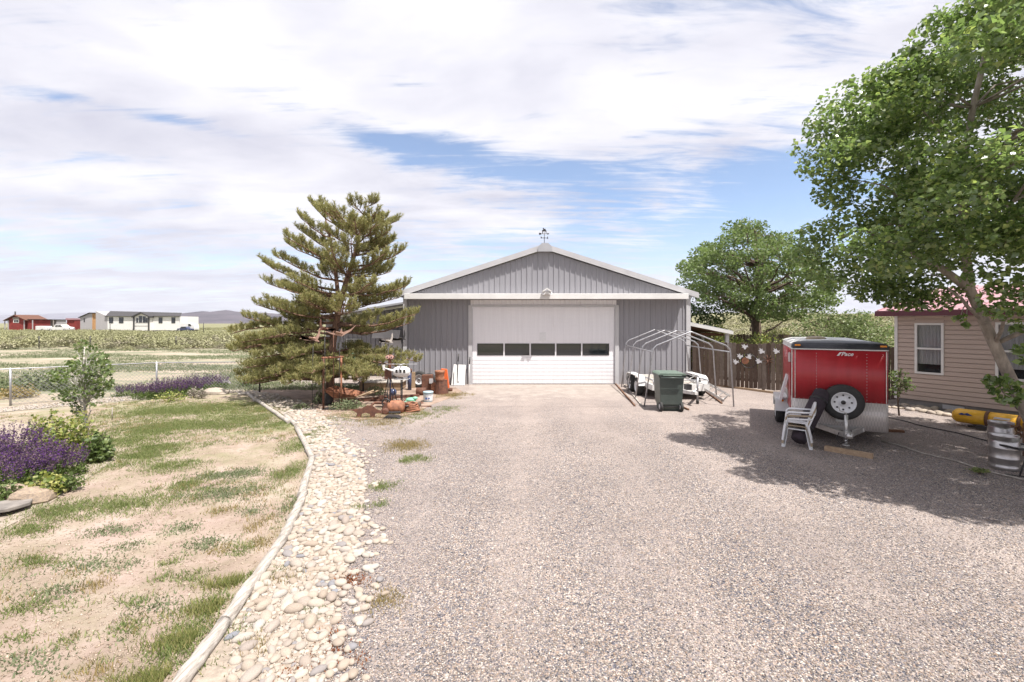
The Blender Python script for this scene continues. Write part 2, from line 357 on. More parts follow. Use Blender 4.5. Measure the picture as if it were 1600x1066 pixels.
M['paleblue'] = mat('pale_blue_plastic', (.42, .55, .62), rough=.4); M['mint'] = mat('mint_green', (.22, .52, .36), rough=.6); M['pink'] = mat('pink_glaze', (.62, .36, .31), rough=.5)
M['brown'] = mat('brown_underside', (.16, .08, .045), rough=.9); M['osb'] = mat('bare_timber', (.50, .29, .13), (.40, .22, .1), 3, .8)
M['shingle'] = mat('dark_shingle', (.055, .052, .055), (.04, .038, .04), 3, .9); M['vinyl'] = mat('white_cladding', (.78, .76, .74), rough=.6); M['greyclad'] = mat('housewrap_grey', (.40, .38, .39), rough=.7)
M['diamond'] = None
def plate():
    t = NT('diamond_plate'); v = t.new('ShaderNodeTexChecker'); t.l.new(t.mapv((1, .01, .25)), v.inputs[0]); v.inputs['Scale'].default_value = 42
    v.inputs[1].default_value = (.62, .58, .57, 1); v.inputs[2].default_value = (.42, .40, .40, 1)
    t.col(t.mix(t.noise(3, 5, .6), v.outputs[0], (.50, .44, .40))); t.b.inputs['Metallic'].default_value = .15; t.b.inputs['Roughness'].default_value = .35
    t.bump(v.outputs['Fac'], .3, .002); return t.m
M['diamond'] = plate()
def weather(name, c1, c2, dirt, zlo, zhi, rough, streak=(5, 5, .25), amt=.5):
    t = NT(name); base = t.ramp(t.noise(2, 7, .7, t.mapv(streak)), [(.3, c2), (.7, c1)])
    sx_ = t.new('ShaderNodeSeparateXYZ'); t.l.new(t.tc.outputs['Object'], sx_.inputs[0]); m = t.new('ShaderNodeMapRange'); t.l.new(sx_.outputs[2], m.inputs[0])
    m.inputs[1].default_value = zlo; m.inputs[2].default_value = zhi; m.inputs[3].default_value = amt; m.inputs[4].default_value = 0
    n_ = t.ramp(t.noise(5, 9, .8, t.mapv((3, 3, 1))), [(.35, (.2, .2, .2)), (.65, (1, 1, 1))]); f = t.mix(1, m.outputs[0], n_, 'MULTIPLY')
    t.col(t.mix(f, base, dirt)); t.b.inputs['Roughness'].default_value = rough; return t.m
M['steelwall'] = weather('grey_steel_cladding', (.285, .28, .305), (.235, .232, .255), (.33, .28, .24), 0, .7, .42)
M['door'] = weather('white_door', (.80, .79, .82), (.71, .70, .73), (.42, .36, .30), 0, .9, .45, amt=.35)
M['red'] = weather('red_paint', (.43, .024, .034), (.33, .018, .025), (.42, .17, .15), .8, 1.5, .33, (4, 4, .4), .22)
M['siding'] = weather('tan_siding', (.46, .368, .32), (.425, .335, .285), (.36, .29, .24), .2, 1.0, .6, (.6, 4, 6), .35)
M['cotton'] = leafmat('cottonwood_leaf', [(.085, .13, .045), (.14, .205, .065), (.19, .27, .085), (.115, .175, .065), (.25, .32, .12), (.36, .43, .12)], .44, .27, 1.0)
M['elm'] = leafmat('elm_leaf', [(.085, .125, .045), (.13, .175, .065), (.17, .215, .08), (.10, .145, .055)], .38)
M['elmdark'] = leafmat('dark_leaf', [(.03, .055, .018), (.05, .085, .025), (.06, .10, .03)], .3)
M['olive'] = leafmat('olive_leaf', [(.12, .155, .07), (.17, .21, .09), (.23, .26, .12)], .32)
M['sapling'] = leafmat('sapling_leaf', [(.08, .115, .04), (.12, .165, .06), (.19, .23, .08)], .35)
M['yellowleaf'] = leafmat('yellow_green_leaf', [(.10, .15, .045), (.19, .24, .06), (.32, .34, .08), (.44, .40, .17), (.14, .19, .06)], .35)
M['needle'] = leafmat('pine_needle', [(.21, .215, .10), (.31, .30, .14), (.33, .29, .13), (.21, .205, .085), (.40, .31, .16)], .34, .6, .2)
def sagemat():
    t = NT('sage_leaf'); g = t.new('ShaderNodeNewGeometry'); oi = t.new('ShaderNodeObjectInfo')
    n_ = t.noise(.42, 3, .6, g.outputs['Position'])
    a = t.new('ShaderNodeMath', operation='MULTIPLY_ADD'); t.l.new(oi.outputs['Random'], a.inputs[0]); a.inputs[1].default_value = .35; t.l.new(n_, a.inputs[2])
    c = t.ramp(a.outputs[0], [(.40, (.20, .175, .135)), (.5, (.27, .25, .185)), (.62, (.25, .25, .145)), (.8, (.30, .295, .17)), (.95, (.29, .265, .20))])
    v = t.ramp(g.outputs['Random Per Island'], [(0, (.75, .75, .75)), (1, (1.25, 1.25, 1.2))]); t.col(t.mix(1, c, v, 'MULTIPLY')); t.b.inputs['Roughness'].default_value = .85; t.b.inputs['Specular IOR Level'].default_value = .1
    return t.m
M['sage'] = sagemat()
M['grass'] = leafmat('grass_blade', [(.09, .13, .04), (.14, .18, .06), (.19, .22, .085), (.27, .25, .12)], .3, .7, .2)
M['weed'] = leafmat('grey_green_weed', [(.115, .14, .08), (.165, .19, .11), (.22, .235, .14)], .25, .8, .1)
M['straw'] = leafmat('dry_grass', [(.26, .19, .09), (.34, .26, .13), (.22, .20, .09)], .25, .8, .1)
M['rustweed'] = leafmat('red_weed', [(.20, .06, .03), (.26, .10, .045), (.14, .045, .025)], .2, .8, .1)
M['purple'] = leafmat('salvia_flower', [(.095, .035, .15), (.12, .045, .21), (.08, .035, .10), (.19, .12, .16), (.17, .14, .11)], .25, .8, .1)
M['salvialeaf'] = leafmat('salvia_leaf', [(.07, .11, .03), (.12, .16, .05)], .3, .7, .2)
# ------------------------------------------------------------------ foliage builders
def unit(n): v = rng.normal(size=(n, 3)); return v/np.linalg.norm(v, axis=1)[:, None]
def leaves(name, P, size, m, parent=None, up=.6, aspect=.8, axis=None, fold=.18):
    n = len(P); P = np.asarray(P); nr = unit(n)+np.array([0, 0, up]); nr /= np.linalg.norm(nr, axis=1)[:, None]
    a = unit(n) if axis is None else axis
    a = a-nr*(a*nr).sum(1)[:, None]; a /= np.linalg.norm(a, axis=1)[:, None]+1e-9; b = np.cross(nr, a)
    s = (size*rng.uniform(.65, 1.25, n))[:, None]
    V = np.empty((n, 4, 3)); V[:, 0] = P-a*s*.5; V[:, 1] = P-a*s*.05+b*s*.5*aspect+nr*s*fold; V[:, 2] = P+a*s*.55; V[:, 3] = P-a*s*.05-b*s*.5*aspect+nr*s*fold
    k = np.arange(n)*4; return npmesh(name, V.reshape(-1, 3), np.stack([k, k+1, k+2, k+3], 1), m, parent)
def blades(name, base, h, wd, m, parent=None, lean=.45):
    n = len(base); d = unit(n)*lean; d[:, 2] = 1; d /= np.linalg.norm(d, axis=1)[:, None]
    sd = unit(n); sd[:, 2] = 0; sd /= np.linalg.norm(sd, axis=1)[:, None]+1e-9
    hh = (h*rng.uniform(.5, 1.3, n))[:, None]; V = np.empty((n, 3, 3)); V[:, 0] = base-sd*wd; V[:, 1] = base+sd*wd; V[:, 2] = base+d*hh
    k = np.arange(n)*3; return npmesh(name, V.reshape(-1, 3), np.stack([k, k+1, k+2], 1), m, parent)
def shell(c, r, n, inner=.35):
    u = unit(n); q = rng.uniform(inner**3, 1, n)**(1/3); return np.asarray(c)+u*(q[:, None])*np.asarray(r)
def limb(mb, a, b, r0, r1, sag=0, seg=6, n=5, wob=.05):
    a = Vector(a); b = Vector(b); ln = (b-a).length; pts = []
    for i in range(n+1):
        t = i/n; p = a.lerp(b, t); p.z += sag*ln*4*t*(1-t)
        if 0 < i < n: p += Vector([random.uniform(-wob, wob)*ln for _ in range(3)])
        pts.append(p)
    mb.tube(pts, [r0+(r1-r0)*i/n for i in range(n+1)], seg); return pts

# ================================================================== SETTING
sheet('ground', [(1, 0)] and [(9000*math.cos(2*math.pi*i/96), 9000*math.sin(2*math.pi*i/96)) for i in range(96)], 0, M['field'])
edge = [(258, 1100), (345, 985), (362, 955), (440, 842), (474, 768), (487, 714), (462, 668), (448, 652), (400, 624), (386, 612)]
lawn = [G(*p) for p in edge]+[G(330, 616), G(245, 625), G(170, 631), G(0, 650), G(-400, 690)]+[Vector((-11, 1, 0)), Vector((-1.4, 1.0, 0))]
sheet('lawn', lawn, .006, M['soil'])
rockR = [(500, 1100), (512, 1000), (540, 900), (566, 820), (570, 740), (545, 690), (505, 650), (470, 628), (410, 610)]
bed = [G(*p) for p in edge]+[G(*p) for p in rockR][::-1]
sheet('rock_bed', [Vector((-1.35, 1.0, 0))]+bed+[Vector((-.6, 1.0, 0))], .010, M['bedding'])
drive = [Vector((-.6, -6, 0))]+[G(*p) for p in rockR]+[Vector((-9.5, 17.0, 0)), Vector((-9.5, 23, 0)), Vector((26, 23, 0)), Vector((26, -6, 0))]
sheet('gravel_driveway', drive, .004, M['gravel'])
sheet('concrete_apron', [Vector((-2.4, 17.9, 0)), Vector((4.7, 17.9, 0)), Vector((4.7, 13, 0)), Vector((-2.4, 13, 0))] or [Vector((-1.9, 17.9, 0)), Vector((4.15, 17.9, 0))]+[Vector((4.05-1.2*(i/24)*(i > 12)*.5+.10*math.sin(i*2.3), 17.2-3.2*i/24, 0)) for i in range(25)]+[Vector((3.3-4.4*i/30, 13.9+.35*math.sin(i*.5)+.12*math.sin(i*1.9), 0)) for i in range(31)]+[Vector((-1.3-.5*(i/20)+.12*math.sin(i*1.7), 14.3+3.2*i/20, 0)) for i in range(21)], .008, gravel_mat(True))
sheet('bare_soil', [G(*p) for p in [(402, 611), (450, 606), (560, 607), (640, 606), (712, 606), (722, 612), (700, 624), (672, 634), (655, 645), (610, 656), (560, 657), (520, 651), (495, 655), (465, 640), (440, 622)]], .0145, mat('bare_soil', (.34, .25, .20), (.17, .12, .09), 2.5, .95, bump=.8, bscale=30))
sheet('planting_bed', [G(-60, 690), G(0, 655), G(60, 668), G(150, 690), G(185, 716), G(120, 760), G(60, 800), G(0, 830), G(-150, 830)], .013, M['bedding'])

# gravel stones, real geometry near the camera
def octa(P, s, m, name):
    n = len(P); base = np.array([(1, 0, 0), (0, 1, 0), (-1, 0, 0), (0, -1, 0), (0, 0, 1), (0, 0, -1)], float)
    fc = np.array([(0, 1, 4), (1, 2, 4), (2, 3, 4), (3, 0, 4), (1, 0, 5), (2, 1, 5), (3, 2, 5), (0, 3, 5)])
    th = rng.uniform(0, 6.28, n); sx_ = s*rng.uniform(.7, 1.4, n); sy_ = s*rng.uniform(.6, 1.0, n); sz_ = s*rng.uniform(.35, .7, n)
    V = base[None]*np.stack([sx_, sy_, sz_], 1)[:, None, :]*rng.uniform(.75, 1.2, (n, 6, 1)); c, q = np.cos(th)[:, None], np.sin(th)[:, None]
    X = V[..., 0]*c-V[..., 1]*q; Y = V[..., 0]*q+V[..., 1]*c; V = np.stack([X, Y, V[..., 2]], -1)+P[:, None, :]
    Fc = fc[None]+(np.arange(n)*6)[:, None, None]; return npmesh(name, V.reshape(-1, 3), Fc.reshape(-1, 3), m)
def gdist(n):
    y = 2.6+(rng.random(n)**1.5)*8.4; x = rng.uniform(-.62, 1.18, n)*y; return x, y
x, y = gdist(230000); pdr = [(p.x, p.y) for p in drive]; k = inpoly(x, y, pdr) & ~inpoly(x, y, [(p.x, p.y) for p in bed]); x, y = x[k], y[k]
P = np.stack([x, y, np.full(len(x), .006)], 1)
o = octa(P[:95000], rng.uniform(.0035, .0105, min(95000, len(P))), M['pebble'], 'loose_gravel'); tag(o, 'loose multicoloured pea gravel spread over the driveway', 'gravel', kind='stuff')

# river stones: the 300 largest in view as things, the rest as one bed
def stone_mesh(seed):
    r = random.Random(seed); mb = MB(); mb.ball((0, 0, 0), 1, 12, 8); me = bpy.data.meshes.new('river_stone'); vs = []
    ax = [Vector((r.uniform(-1, 1), r.uniform(-1, 1), r.uniform(-1, 1))).normalized() for _ in range(4)]; am = [r.uniform(-.22, .12) for _ in range(4)]
    for v in mb.v:
        d = v.normalized(); vs.append(tuple(v*(1+sum(a_*max(0, d.dot(x_))**2 for a_, x_ in zip(am, ax)))))
    me.from_pydata(vs, [], mb.f); me.polygons.foreach_set('use_smooth', [True]*len(mb.f)); me.materials.append(M['river']); return me
SM = [stone_mesh(i) for i in range(6)]
bp = [(p.x, p.y) for p in [Vector((-1.35, 1.6, 0))]+bed+[Vector((-.6, 1.6, 0))]]
cand = []; grid = {}
for _ in range(60000):
    yy = 2.5+random.random()**1.2*13; xx = random.uniform(-.62*yy, -.2*yy); s = random.choice([.020, .026, .035, .044, .052, .062])*random.uniform(.85, 1.15)
    if not inpoly(np.array([xx]), np.array([yy]), bp)[0]: continue
    g = (int(xx/.15), int(yy/.15)); ok = True
    for i in (-1, 0, 1):
        for j in (-1, 0, 1):
            for (a, b, c) in grid.get((g[0]+i, g[1]+j), ()):
                if (a-xx)**2+(b-yy)**2 < (.72*(c+s))**2: ok = False
    if ok: grid.setdefault(g, []).append((xx, yy, s)); cand.append((xx, yy, s))
    if len(cand) > 2800: break
cand.sort(key=lambda t: -t[2]/t[1])
def put_stone(xx, yy, s, me):
    o = bpy.data.objects.new('river_stone', me); COL.objects.link(o); o.location = (xx, yy, s*.34)
    o.scale = (s*random.uniform(1.1, 1.45), s*random.uniform(.7, 1.0), s*random.uniform(.45, .7)); o.rotation_euler = (random.uniform(-.2, .2), random.uniform(-.2, .2), random.uniform(0, 6.28)); return o
vis = [c for c in cand if 800+F*c[0]/c[1] > -10 and HY+F*CH/c[1] < 1080]
ind = set(vis[:300])
for _ in range(260):
    t_ = random.random()*(len(rockR)-2); i_ = int(t_); a_ = G(*rockR[i_]); b_ = G(*rockR[i_+1]); q_ = a_.lerp(b_, t_-i_); cand.append((q_.x+abs(random.gauss(0, .16)), q_.y, random.uniform(.018, .045)))
for c in vis[:300]: tag(put_stone(*c, random.choice(SM)), 'smooth cream river stone in the rock strip beside the driveway', 'stone', 'river stones in the strip between logs and gravel')
V = []; Fc = []; off = 0
for c in cand:
    if c in ind: continue
    me = random.choice(SM); m4 = Matrix.LocRotScale(Vector((c[0], c[1], c[2]*.32)), Euler((random.uniform(-.2, .2), random.uniform(-.2, .2), random.uniform(0, 6.28))), Vector((c[2]*1.25, c[2]*.95, c[2]*.6)))
    V += [tuple(m4 @ v.co) for v in me.vertices]; Fc += [tuple(i+off for i in p.vertices) for p in me.polygons]; off += len(me.vertices)
me = bpy.data.meshes.new('river_rock_bed'); me.from_pydata(V, [], Fc); me.polygons.foreach_set('use_smooth', [True]*len(Fc)); me.materials.append(M['river'])
o = bpy.data.objects.new('river_rock_bed', me); COL.objects.link(o); tag(o, 'mass of small pale river rock filling the strip behind the larger stones', 'river rock', kind='stuff')
# small chips between stones, and pale rock along the fence edging
n = 9000; yy = 2.6+rng.random(n)*12; xx = rng.uniform(-.62, -.2, n)*yy; k = inpoly(xx, yy, bp)
o = octa(np.stack([xx[k], yy[k], np.full(k.sum(), .014)], 1), rng.uniform(.008, .022, k.sum()), M['river'], 'stone_chips'); tag(o, 'small stone chips lying between the river stones', 'stone chips', kind='stuff')
n = 6000; t = rng.random(n); xa = -500+t*880; ya = np.interp(xa, [-500, 0, 170, 245, 370], [690, 645, 629, 623, 614])-rng.random(n)*7
Yg = F*CH/(ya-HY); o = octa(np.stack([(xa-800)*Yg/F, Yg, np.full(n, .01)], 1), rng.uniform(.015, .045, n), M['river'], 'white_rock_edging'); tag(o, 'strip of white rock running along the chain link fence', 'white rock', kind='stuff')

# far terrain
def ridge(name, pts, Y, depth, m, seed):
    r = random.Random(seed); vs = []; fs = []; n = len(pts)
    for j in range(5):
        f = [0, .55, 1, .7, 0][j]
        for i, (px, py) in enumerate(pts):
            p = at(px, py, Y); q = Y+depth*(j-2)/2; z = max(-3, (p.z)*f*(1+r.uniform(-.08, .08)*(j != 2))) if f else -5
            vs.append((p.x*(1+.03*(j-2)), q, z))
    for j in range(4):
        for i in range(n-1): fs.append((j*n+i, j*n+i+1, (j+1)*n+i+1, (j+1)*n+i))
    me = bpy.data.meshes.new(name); me.from_pydata(vs, [], fs); me.materials.append(m); me.polygons.foreach_set('use_smooth', [True]*len(fs))
    o = bpy.data.objects.new(name, me); COL.objects.link(o); o['kind'] = 'structure'; return o
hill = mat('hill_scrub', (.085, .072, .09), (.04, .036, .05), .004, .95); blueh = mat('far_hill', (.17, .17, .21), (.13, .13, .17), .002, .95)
def fine(pts, step, amp, seed):
    r = random.Random(seed); xs = np.arange(pts[0][0], pts[-1][0], step); ys = np.interp(xs, [p[0] for p in pts], [p[1] for p in pts]); return [(a, b+r.uniform(-amp, amp)) for a, b in zip(xs, ys)]
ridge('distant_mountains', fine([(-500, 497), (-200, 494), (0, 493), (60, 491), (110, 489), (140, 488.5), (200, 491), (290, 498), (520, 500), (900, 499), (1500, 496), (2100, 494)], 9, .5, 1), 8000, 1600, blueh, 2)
ridge('desert_hills', fine([(262, 504.5), (278, 493), (300, 490), (316, 486.5), (324, 486.3), (334, 489), (347, 485), (356, 484.6), (368, 487), (395, 488), (450, 491), (600, 494), (780, 499), (900, 504.5)], 6, .3, 3), 3200, 900, hill, 4)
# rising range to the right, behind the house and fence
vs = []; fs = []; nx, ny = 40, 24
for j in range(ny+1):
    for i in range(nx+1):
        X = 4+i*6.5; Y = 27+j*5; r_ = max(0, Y-30)/90; z = -.05+4.6*min(1, max(0, r_))**1.2*min(1, max(0, (X-6)/25))*(1+.15*math.sin(X*.13+Y*.05)); vs.append((X, Y, z))
for j in range(ny):
    for i in range(nx): a = j*(nx+1)+i; fs.append((a, a+1, a+nx+2, a+nx+1))
me = bpy.data.meshes.new('hillside'); me.from_pydata(vs, [], fs); me.materials.append(M['field']); me.polygons.foreach_set('use_smooth', [True]*len(fs))
o = bpy.data.objects.new('hillside', me); COL.objects.link(o); o['kind'] = 'structure'
def hillz(X, Y): return np.where((X > 4) & (Y > 27), -.05+4.6*np.clip((Y-30)/90, 0, 1)**1.2*np.clip((X-6)/25, 0, 1)*(1+.15*np.sin(X*.13+Y*.05)), 0)

# ================================================================== GARAGE
GY = 17.8; gx0, gx1 = -4.23, 6.93; pk = (1.28, 5.30); ez = 3.50
garage = thing('garage_building', 'large grey steel garage with low gable roof and wide white overhead door', 'garage', (gx0, GY, 0))
def gz(x):
    return ez-.05+(pk[1]-ez)*(1-abs(x-pk[0])/((pk[0]-gx0) if x < pk[0] else (gx1-pk[0])))
def corr(mb, x0, x1, z0, ztop, y=0, pitch=.21, rib=.055, h=.03):
    xs = []; k = math.floor(x0/pitch)
    while k*pitch < x1:
        b = k*pitch
        for dx_, hh in ((0, 0), (pitch-rib, 0), (pitch-rib+.012, h), (pitch-.012, h)):
            if x0 <= b+dx_ <= x1: xs.append((b+dx_, hh))
        k += 1
    xs = [(x0, 0)]+xs+[(x1, 0)]
    vs = []
    for (x_, h_) in xs: vs += [(x_, y-h_, z0), (x_, y-h_, ztop(x_) if callable(ztop) else ztop)]
    fs = [(2*i, 2*i+2, 2*i+3, 2*i+1) for i in range(len(xs)-1)]
    mb.add(vs, fs); return mb
OW = Matrix.Translation((-gx0, -GY, 0))
def gp(name, mb, m, parent=garage, **k): return mb.build(name, m, parent, **k)
gp('wall', corr(MB(OW), gx0, -1.62, 0, 3.30, GY), M['steelwall'])
gp('wall', corr(MB(OW), 4.08, gx1, 0, 3.30, GY), M['steelwall'])
gp('gable_wall', corr(MB(OW), gx0, gx1, 3.30, gz, GY), M['steelwall'])
mb = MB(OW); corr(mb, -1.62, 4.08, 3.06, 3.30, GY-.01); gp('door_header', mb, M['door'])
mb = MB(OW); mb.bb(gx0+.05, -1.62, GY+.03, GY+.1, 0, 3.3); mb.bb(4.08, gx1-.05, GY+.03, GY+.1, 0, 3.3)
mb.bb(gx0, gx0+.1, GY+.03, GY+15, 0, ez-.05); mb.bb(gx1-.1, gx1, GY+.03, GY+15, 0, ez-.05); mb.bb(gx0+.1, gx1-.1, GY+14.9, GY+15, 0, ez-.05)
gp('side_walls', mb, M['steelwall'])
mb = MB(OW)
for (xa, xb) in ((gx0-.3, pk[0]), (gx1+.3, pk[0])):
    za = ez-.05; d = Vector((xb-xa, 0, pk[1]+.06-za)); nrm = Vector((-d.z, 0, d.x)).normalized(); nrm = nrm if nrm.z > 0 else -nrm
    a = Vector((xa, 0, za)); b = Vector((xb, 0, pk[1]+.06)); q = [a, b, b+Vector((0, 0, .06)), a+nrm*.06]
    mb.prism([(p.x, p.z) for p in q], GY-.10, GY+15.3)
gp('roof', mb, M['roofsteel'])
mb = MB(OW)
for sgn, xa in ((-1, gx0-.32), (1, gx1+.32)):
    a = (xa, ez-.13); b = (pk[0], pk[1]-.03); mb.prism([a, b, (b[0], b[1]+.21), (a[0], a[1]+.21)], GY-.16, GY-.10)
gp('gable_trim', mb, M['trim'])
mb = MB(OW); mb.prism([(pk[0]-.27, 5.17), (pk[0]+.27, 5.17), (pk[0]+.27, 5.36), (pk[0]+.12, 5.50), (pk[0]-.12, 5.50), (pk[0]-.27, 5.36)], GY-.21, GY-.05); gp('ridge_cap', mb, M['roofsteel'])
mb = MB(OW); mb.bb(gx0-.02, gx0+.13, GY-.05, GY-.024, 0, 3.42); gp('corner_trim', mb, M['trim'])
mb = MB(OW); mb.bb(gx1-.13, gx1+.04, GY-.05, GY-.024, 0, 3.42); gp('corner_trim', mb, M['trim'])
mb = MB(OW); mb.bb(-4.08, 6.68, GY-.58, GY-.026, 3.33, 3.50); mb.bb(-4.08, 6.68, GY-.60, GY-.58, 3.31, 3.52); gp('door_track_hood', mb, M['white'], bevel=.008)
mb = MB(OW)
mb.bb(-1.70, -1.55, GY-.06, GY-.03, 0, 3.10); mb.bb(4.02, 4.17, GY-.06, GY-.03, 0, 3.10); mb.bb(-1.55, 4.02, GY-.06, GY-.03, 3.04, 3.12); gp('door_frame', mb, M['trim'])
mb = MB(OW); d0, d1 = -1.55, 4.02; wz0, wz1 = 1.14, 1.60
for a, b in ((0.02, wz0), (wz1, 3.04)): mb.bb(d0, d1, GY+.01, GY+.06, a, b)
wx = [(-1.36, -.34), (-.28, .68), (.74, 1.68), (1.74, 2.70), (2.76, 3.80)]
xs = [d0]+[v for p in wx for v in p]+[d1]
for i in range(0, len(xs), 2): mb.bb(xs[i], xs[i+1], GY+.01, GY+.06, wz0, wz1)
z = .02
while z < 3.0:
    if not (wz0-.06 < z < wz1+.02): mb.bb(d0, d1, GY+.004, GY+.0095, z+.014, z+.124)
    z += .152
mb.bb(1.62, 1.67, GY-.02, GY-.0025, 2.2, 3.0)
door = gp('overhead_door', mb, M['door'], bevel=.003)
for a, b in wx:
    mb = MB(OW); mb.bb(a+.02, b-.02, GY+.03, GY+.04, wz0+.02, wz1-.02); gp('window_pane', mb, M['glass'], door)
    mb = MB(OW); 
    for (p, q, r_, s_) in ((a, b, wz0, wz0+.025), (a, b, wz1-.025, wz1), (a, a+.025, wz0+.025, wz1-.025), (b-.025, b, wz0+.025, wz1-.025)): mb.bb(p, q, GY-.004, GY+.03, r_, s_)
    gp('window_frame', mb, M['black'], door)
mb = MB(OW); mb.bb(-1.55, 4.02, GY-.01, GY+.0, .0, .02); gp('door_seal', mb, M['rubber'], door)
tag(MB().bb(1.07, 1.33, GY-.012, GY-.003, 1.72, 2.04).build('paper_notice', M['plastic'], origin=(1.2, GY, 1.72)), 'blank white paper sheet taped to the garage door above its windows', 'notice')
# floodlight
fl = thing('floodlight', 'white twin floodlight on the rail over the garage door', 'floodlight', (1.31, GY-.60, 3.52))
MB().lathe([(.06, -.1), (.07, -.04), (.07, .03)], (0, -.02, .02), 12, 'y').build('mount', M['white'], fl)
for s in (-1, 1):
    m_ = Matrix.Translation((s*.11, -.1, 0)) @ Euler((R(70), 0, s*R(35))).to_matrix().to_4x4()
    MB(m_).lathe([(.03, -.08), (.05, -.04), (.085, .03), (.08, .04)], seg=12).build('lamp_head', M['white'], fl)
MB().prism([(-.18, .08), (0, .2), (.18, .08), (.15, .05), (0, .15), (-.15, .05)], -.2, 0).build('sensor_hood', M['white'], fl)
# weathervane
wv = thing('weathervane', 'small black weathervane on the garage roof peak', 'weathervane', (pk[0]-.02, GY-.06, 5.50))
mb = MB(); mb.tube([(0, 0, -.02), (0, 0, .44)], .012, 6); mb.tube([(-.14, 0, -.05), (0, 0, .02), (.14, 0, -.05)], .014, 6); mb.build('mast', M['black'], wv)
mb = MB(); mb.tube([(-.12, 0, .22), (.12, 0, .22)], .01, 6); mb.tube([(0, -.12, .22), (0, .12, .22)], .01, 6); mb.ball((0, 0, .22), .025, 8, 6)
mb.prism([(-.14, .2), (-.1, .2), (-.1, .26), (-.14, .28)], -.005, .005); mb.prism([(.1, .19), (.15, .19), (.13, .3)], -.005, .005); mb.build('compass_arms', M['black'], wv)
mb = MB(); mb.tube([(-.18, 0, .38), (.16, 0, .38)], .009, 6); mb.prism([(-.21, .34), (-.12, .35), (-.12, .41), (-.21, .42)], -.006, .006); mb.prism([(.12, .34), (.2, .38), (.12, .42)], -.006, .006); mb.build('arrow', M['black'], wv)
mb = MB(); mb.prism([(-.08, .39), (-.06, .39), (-.05, .47), (.05, .47), (.06, .39), (.08, .39), (.085, .5), (.06, .52), (.045, .58), (-.005, .57), (-.02, .61), (-.07, .6), (-.04, .54), (-.09, .52)], -.006, .006); mb.build('horse_figure', M['black'], wv)

# ------------------------------------------------------------------ lean-to left of the garage
lt = thing('lean_to_shed', 'grey lean-to shed behind the pine at the garage left side', 'shed', (-8.6, 21, 0)); OL = Matrix.Translation((8.6, -21, 0))
corr(MB(OL), -8.6, -4.3, 0, lambda x: 2.55+(x+8.6)*.16, 21).build('wall', M['steelwall'], lt)
mb = MB(OL); mb.prism([(-8.9, 2.55), (-4.25, 3.3), (-4.25, 3.38), (-8.9, 2.63)], 19.6, 29); mb.build('roof', M['roofsteel'], lt)
mb = MB(OL); mb.prism([(-6.3, 1.72), (-5.05, 1.72), (-5.0, 2.08), (-6.2, 2.12)], 20.4, 20.9); mb.build('awning', M['trim'], lt)
wn = MB(OL).bb(-7.62, -6.92, 20.93, 20.97, 1.0, 1.68).build('window', M['white'], lt); MB(OL).bb(-7.58, -7.29, 20.91, 20.925, 1.04, 1.64).build('pane', M['glass'], wn); MB(OL).bb(-7.25, -6.96, 20.91, 20.925, 1.04, 1.64).build('pane', M['glass'], wn)
MB(OL).bb(-6.0, -5.1, 20.92, 20.97, 0, 1.7).build('door', M['door'], lt)
# bench with pots
bn = thing('work_bench', 'weathered timber bench behind the pine under the shed window', 'bench', (-6.6, 17.6, 0))
MB().bb(-.9, .9, -.3, .3, .95, 1.0).build('bench_top', M['log'], bn)
for a in (-.8, .8):
    for b in (-.22, .22): MB().bb(a-.04, a+.04, b-.04, b+.04, 0, .95).build('leg', M['log'], bn)
for i, (dx_, m_, lab, r_) in enumerate([(-.42, 'pink', 'round pink pot on the bench, nearest the pine trunk', .16), (.08, 'plastic', 'round white pot on the bench between pink and green ones', .13), (.42, 'mint', 'round mint green pot on the bench behind the pine', .17)]):
    tag(MB().lathe([(r_*.5, 0), (r_*.95, r_*.35), (r_, r_*.8), (r_*.8, r_*1.2), (r_*.55, r_*1.3), (r_*.6, r_*1.4)], seg=14).build('pot', M[m_]), lab, 'pot').location = (-6.6+dx_, 17.5, 1.0)

# ------------------------------------------------------------------ patio cover right of garage
pc = thing('patio_cover', 'low sloping patio roof with brown underside beside the garage', 'patio cover', (6.95, 18.4, 0))
MB().prism([(0, 2.42), (1.95, 2.02), (1.95, 2.10), (0, 2.50)], 0, 5).build('roof', M['roofsteel'], pc)
MB().prism([(0, 2.38), (1.9, 1.99), (1.9, 2.015), (0, 2.41)], .03, 5).build('soffit', M['brown'], pc)
mb = MB(); mb.prism([(0, 2.34), (1.98, 1.94), (1.98, 2.07), (0, 2.47)], -.05, -.003); mb.build('fascia', M['white'], pc)
for yy_ in (.06, 2.4, 4.8): MB().bb(1.74, 1.86, yy_, yy_+.12, 0, 1.98).build('post', M['white'], pc)
mb = MB()
for k in range(6): mb.bb(.1, 1.8, .4+k*.75, .46+k*.75, 1.88, 1.98)
mb.build('rafters', M['brown'], pc)

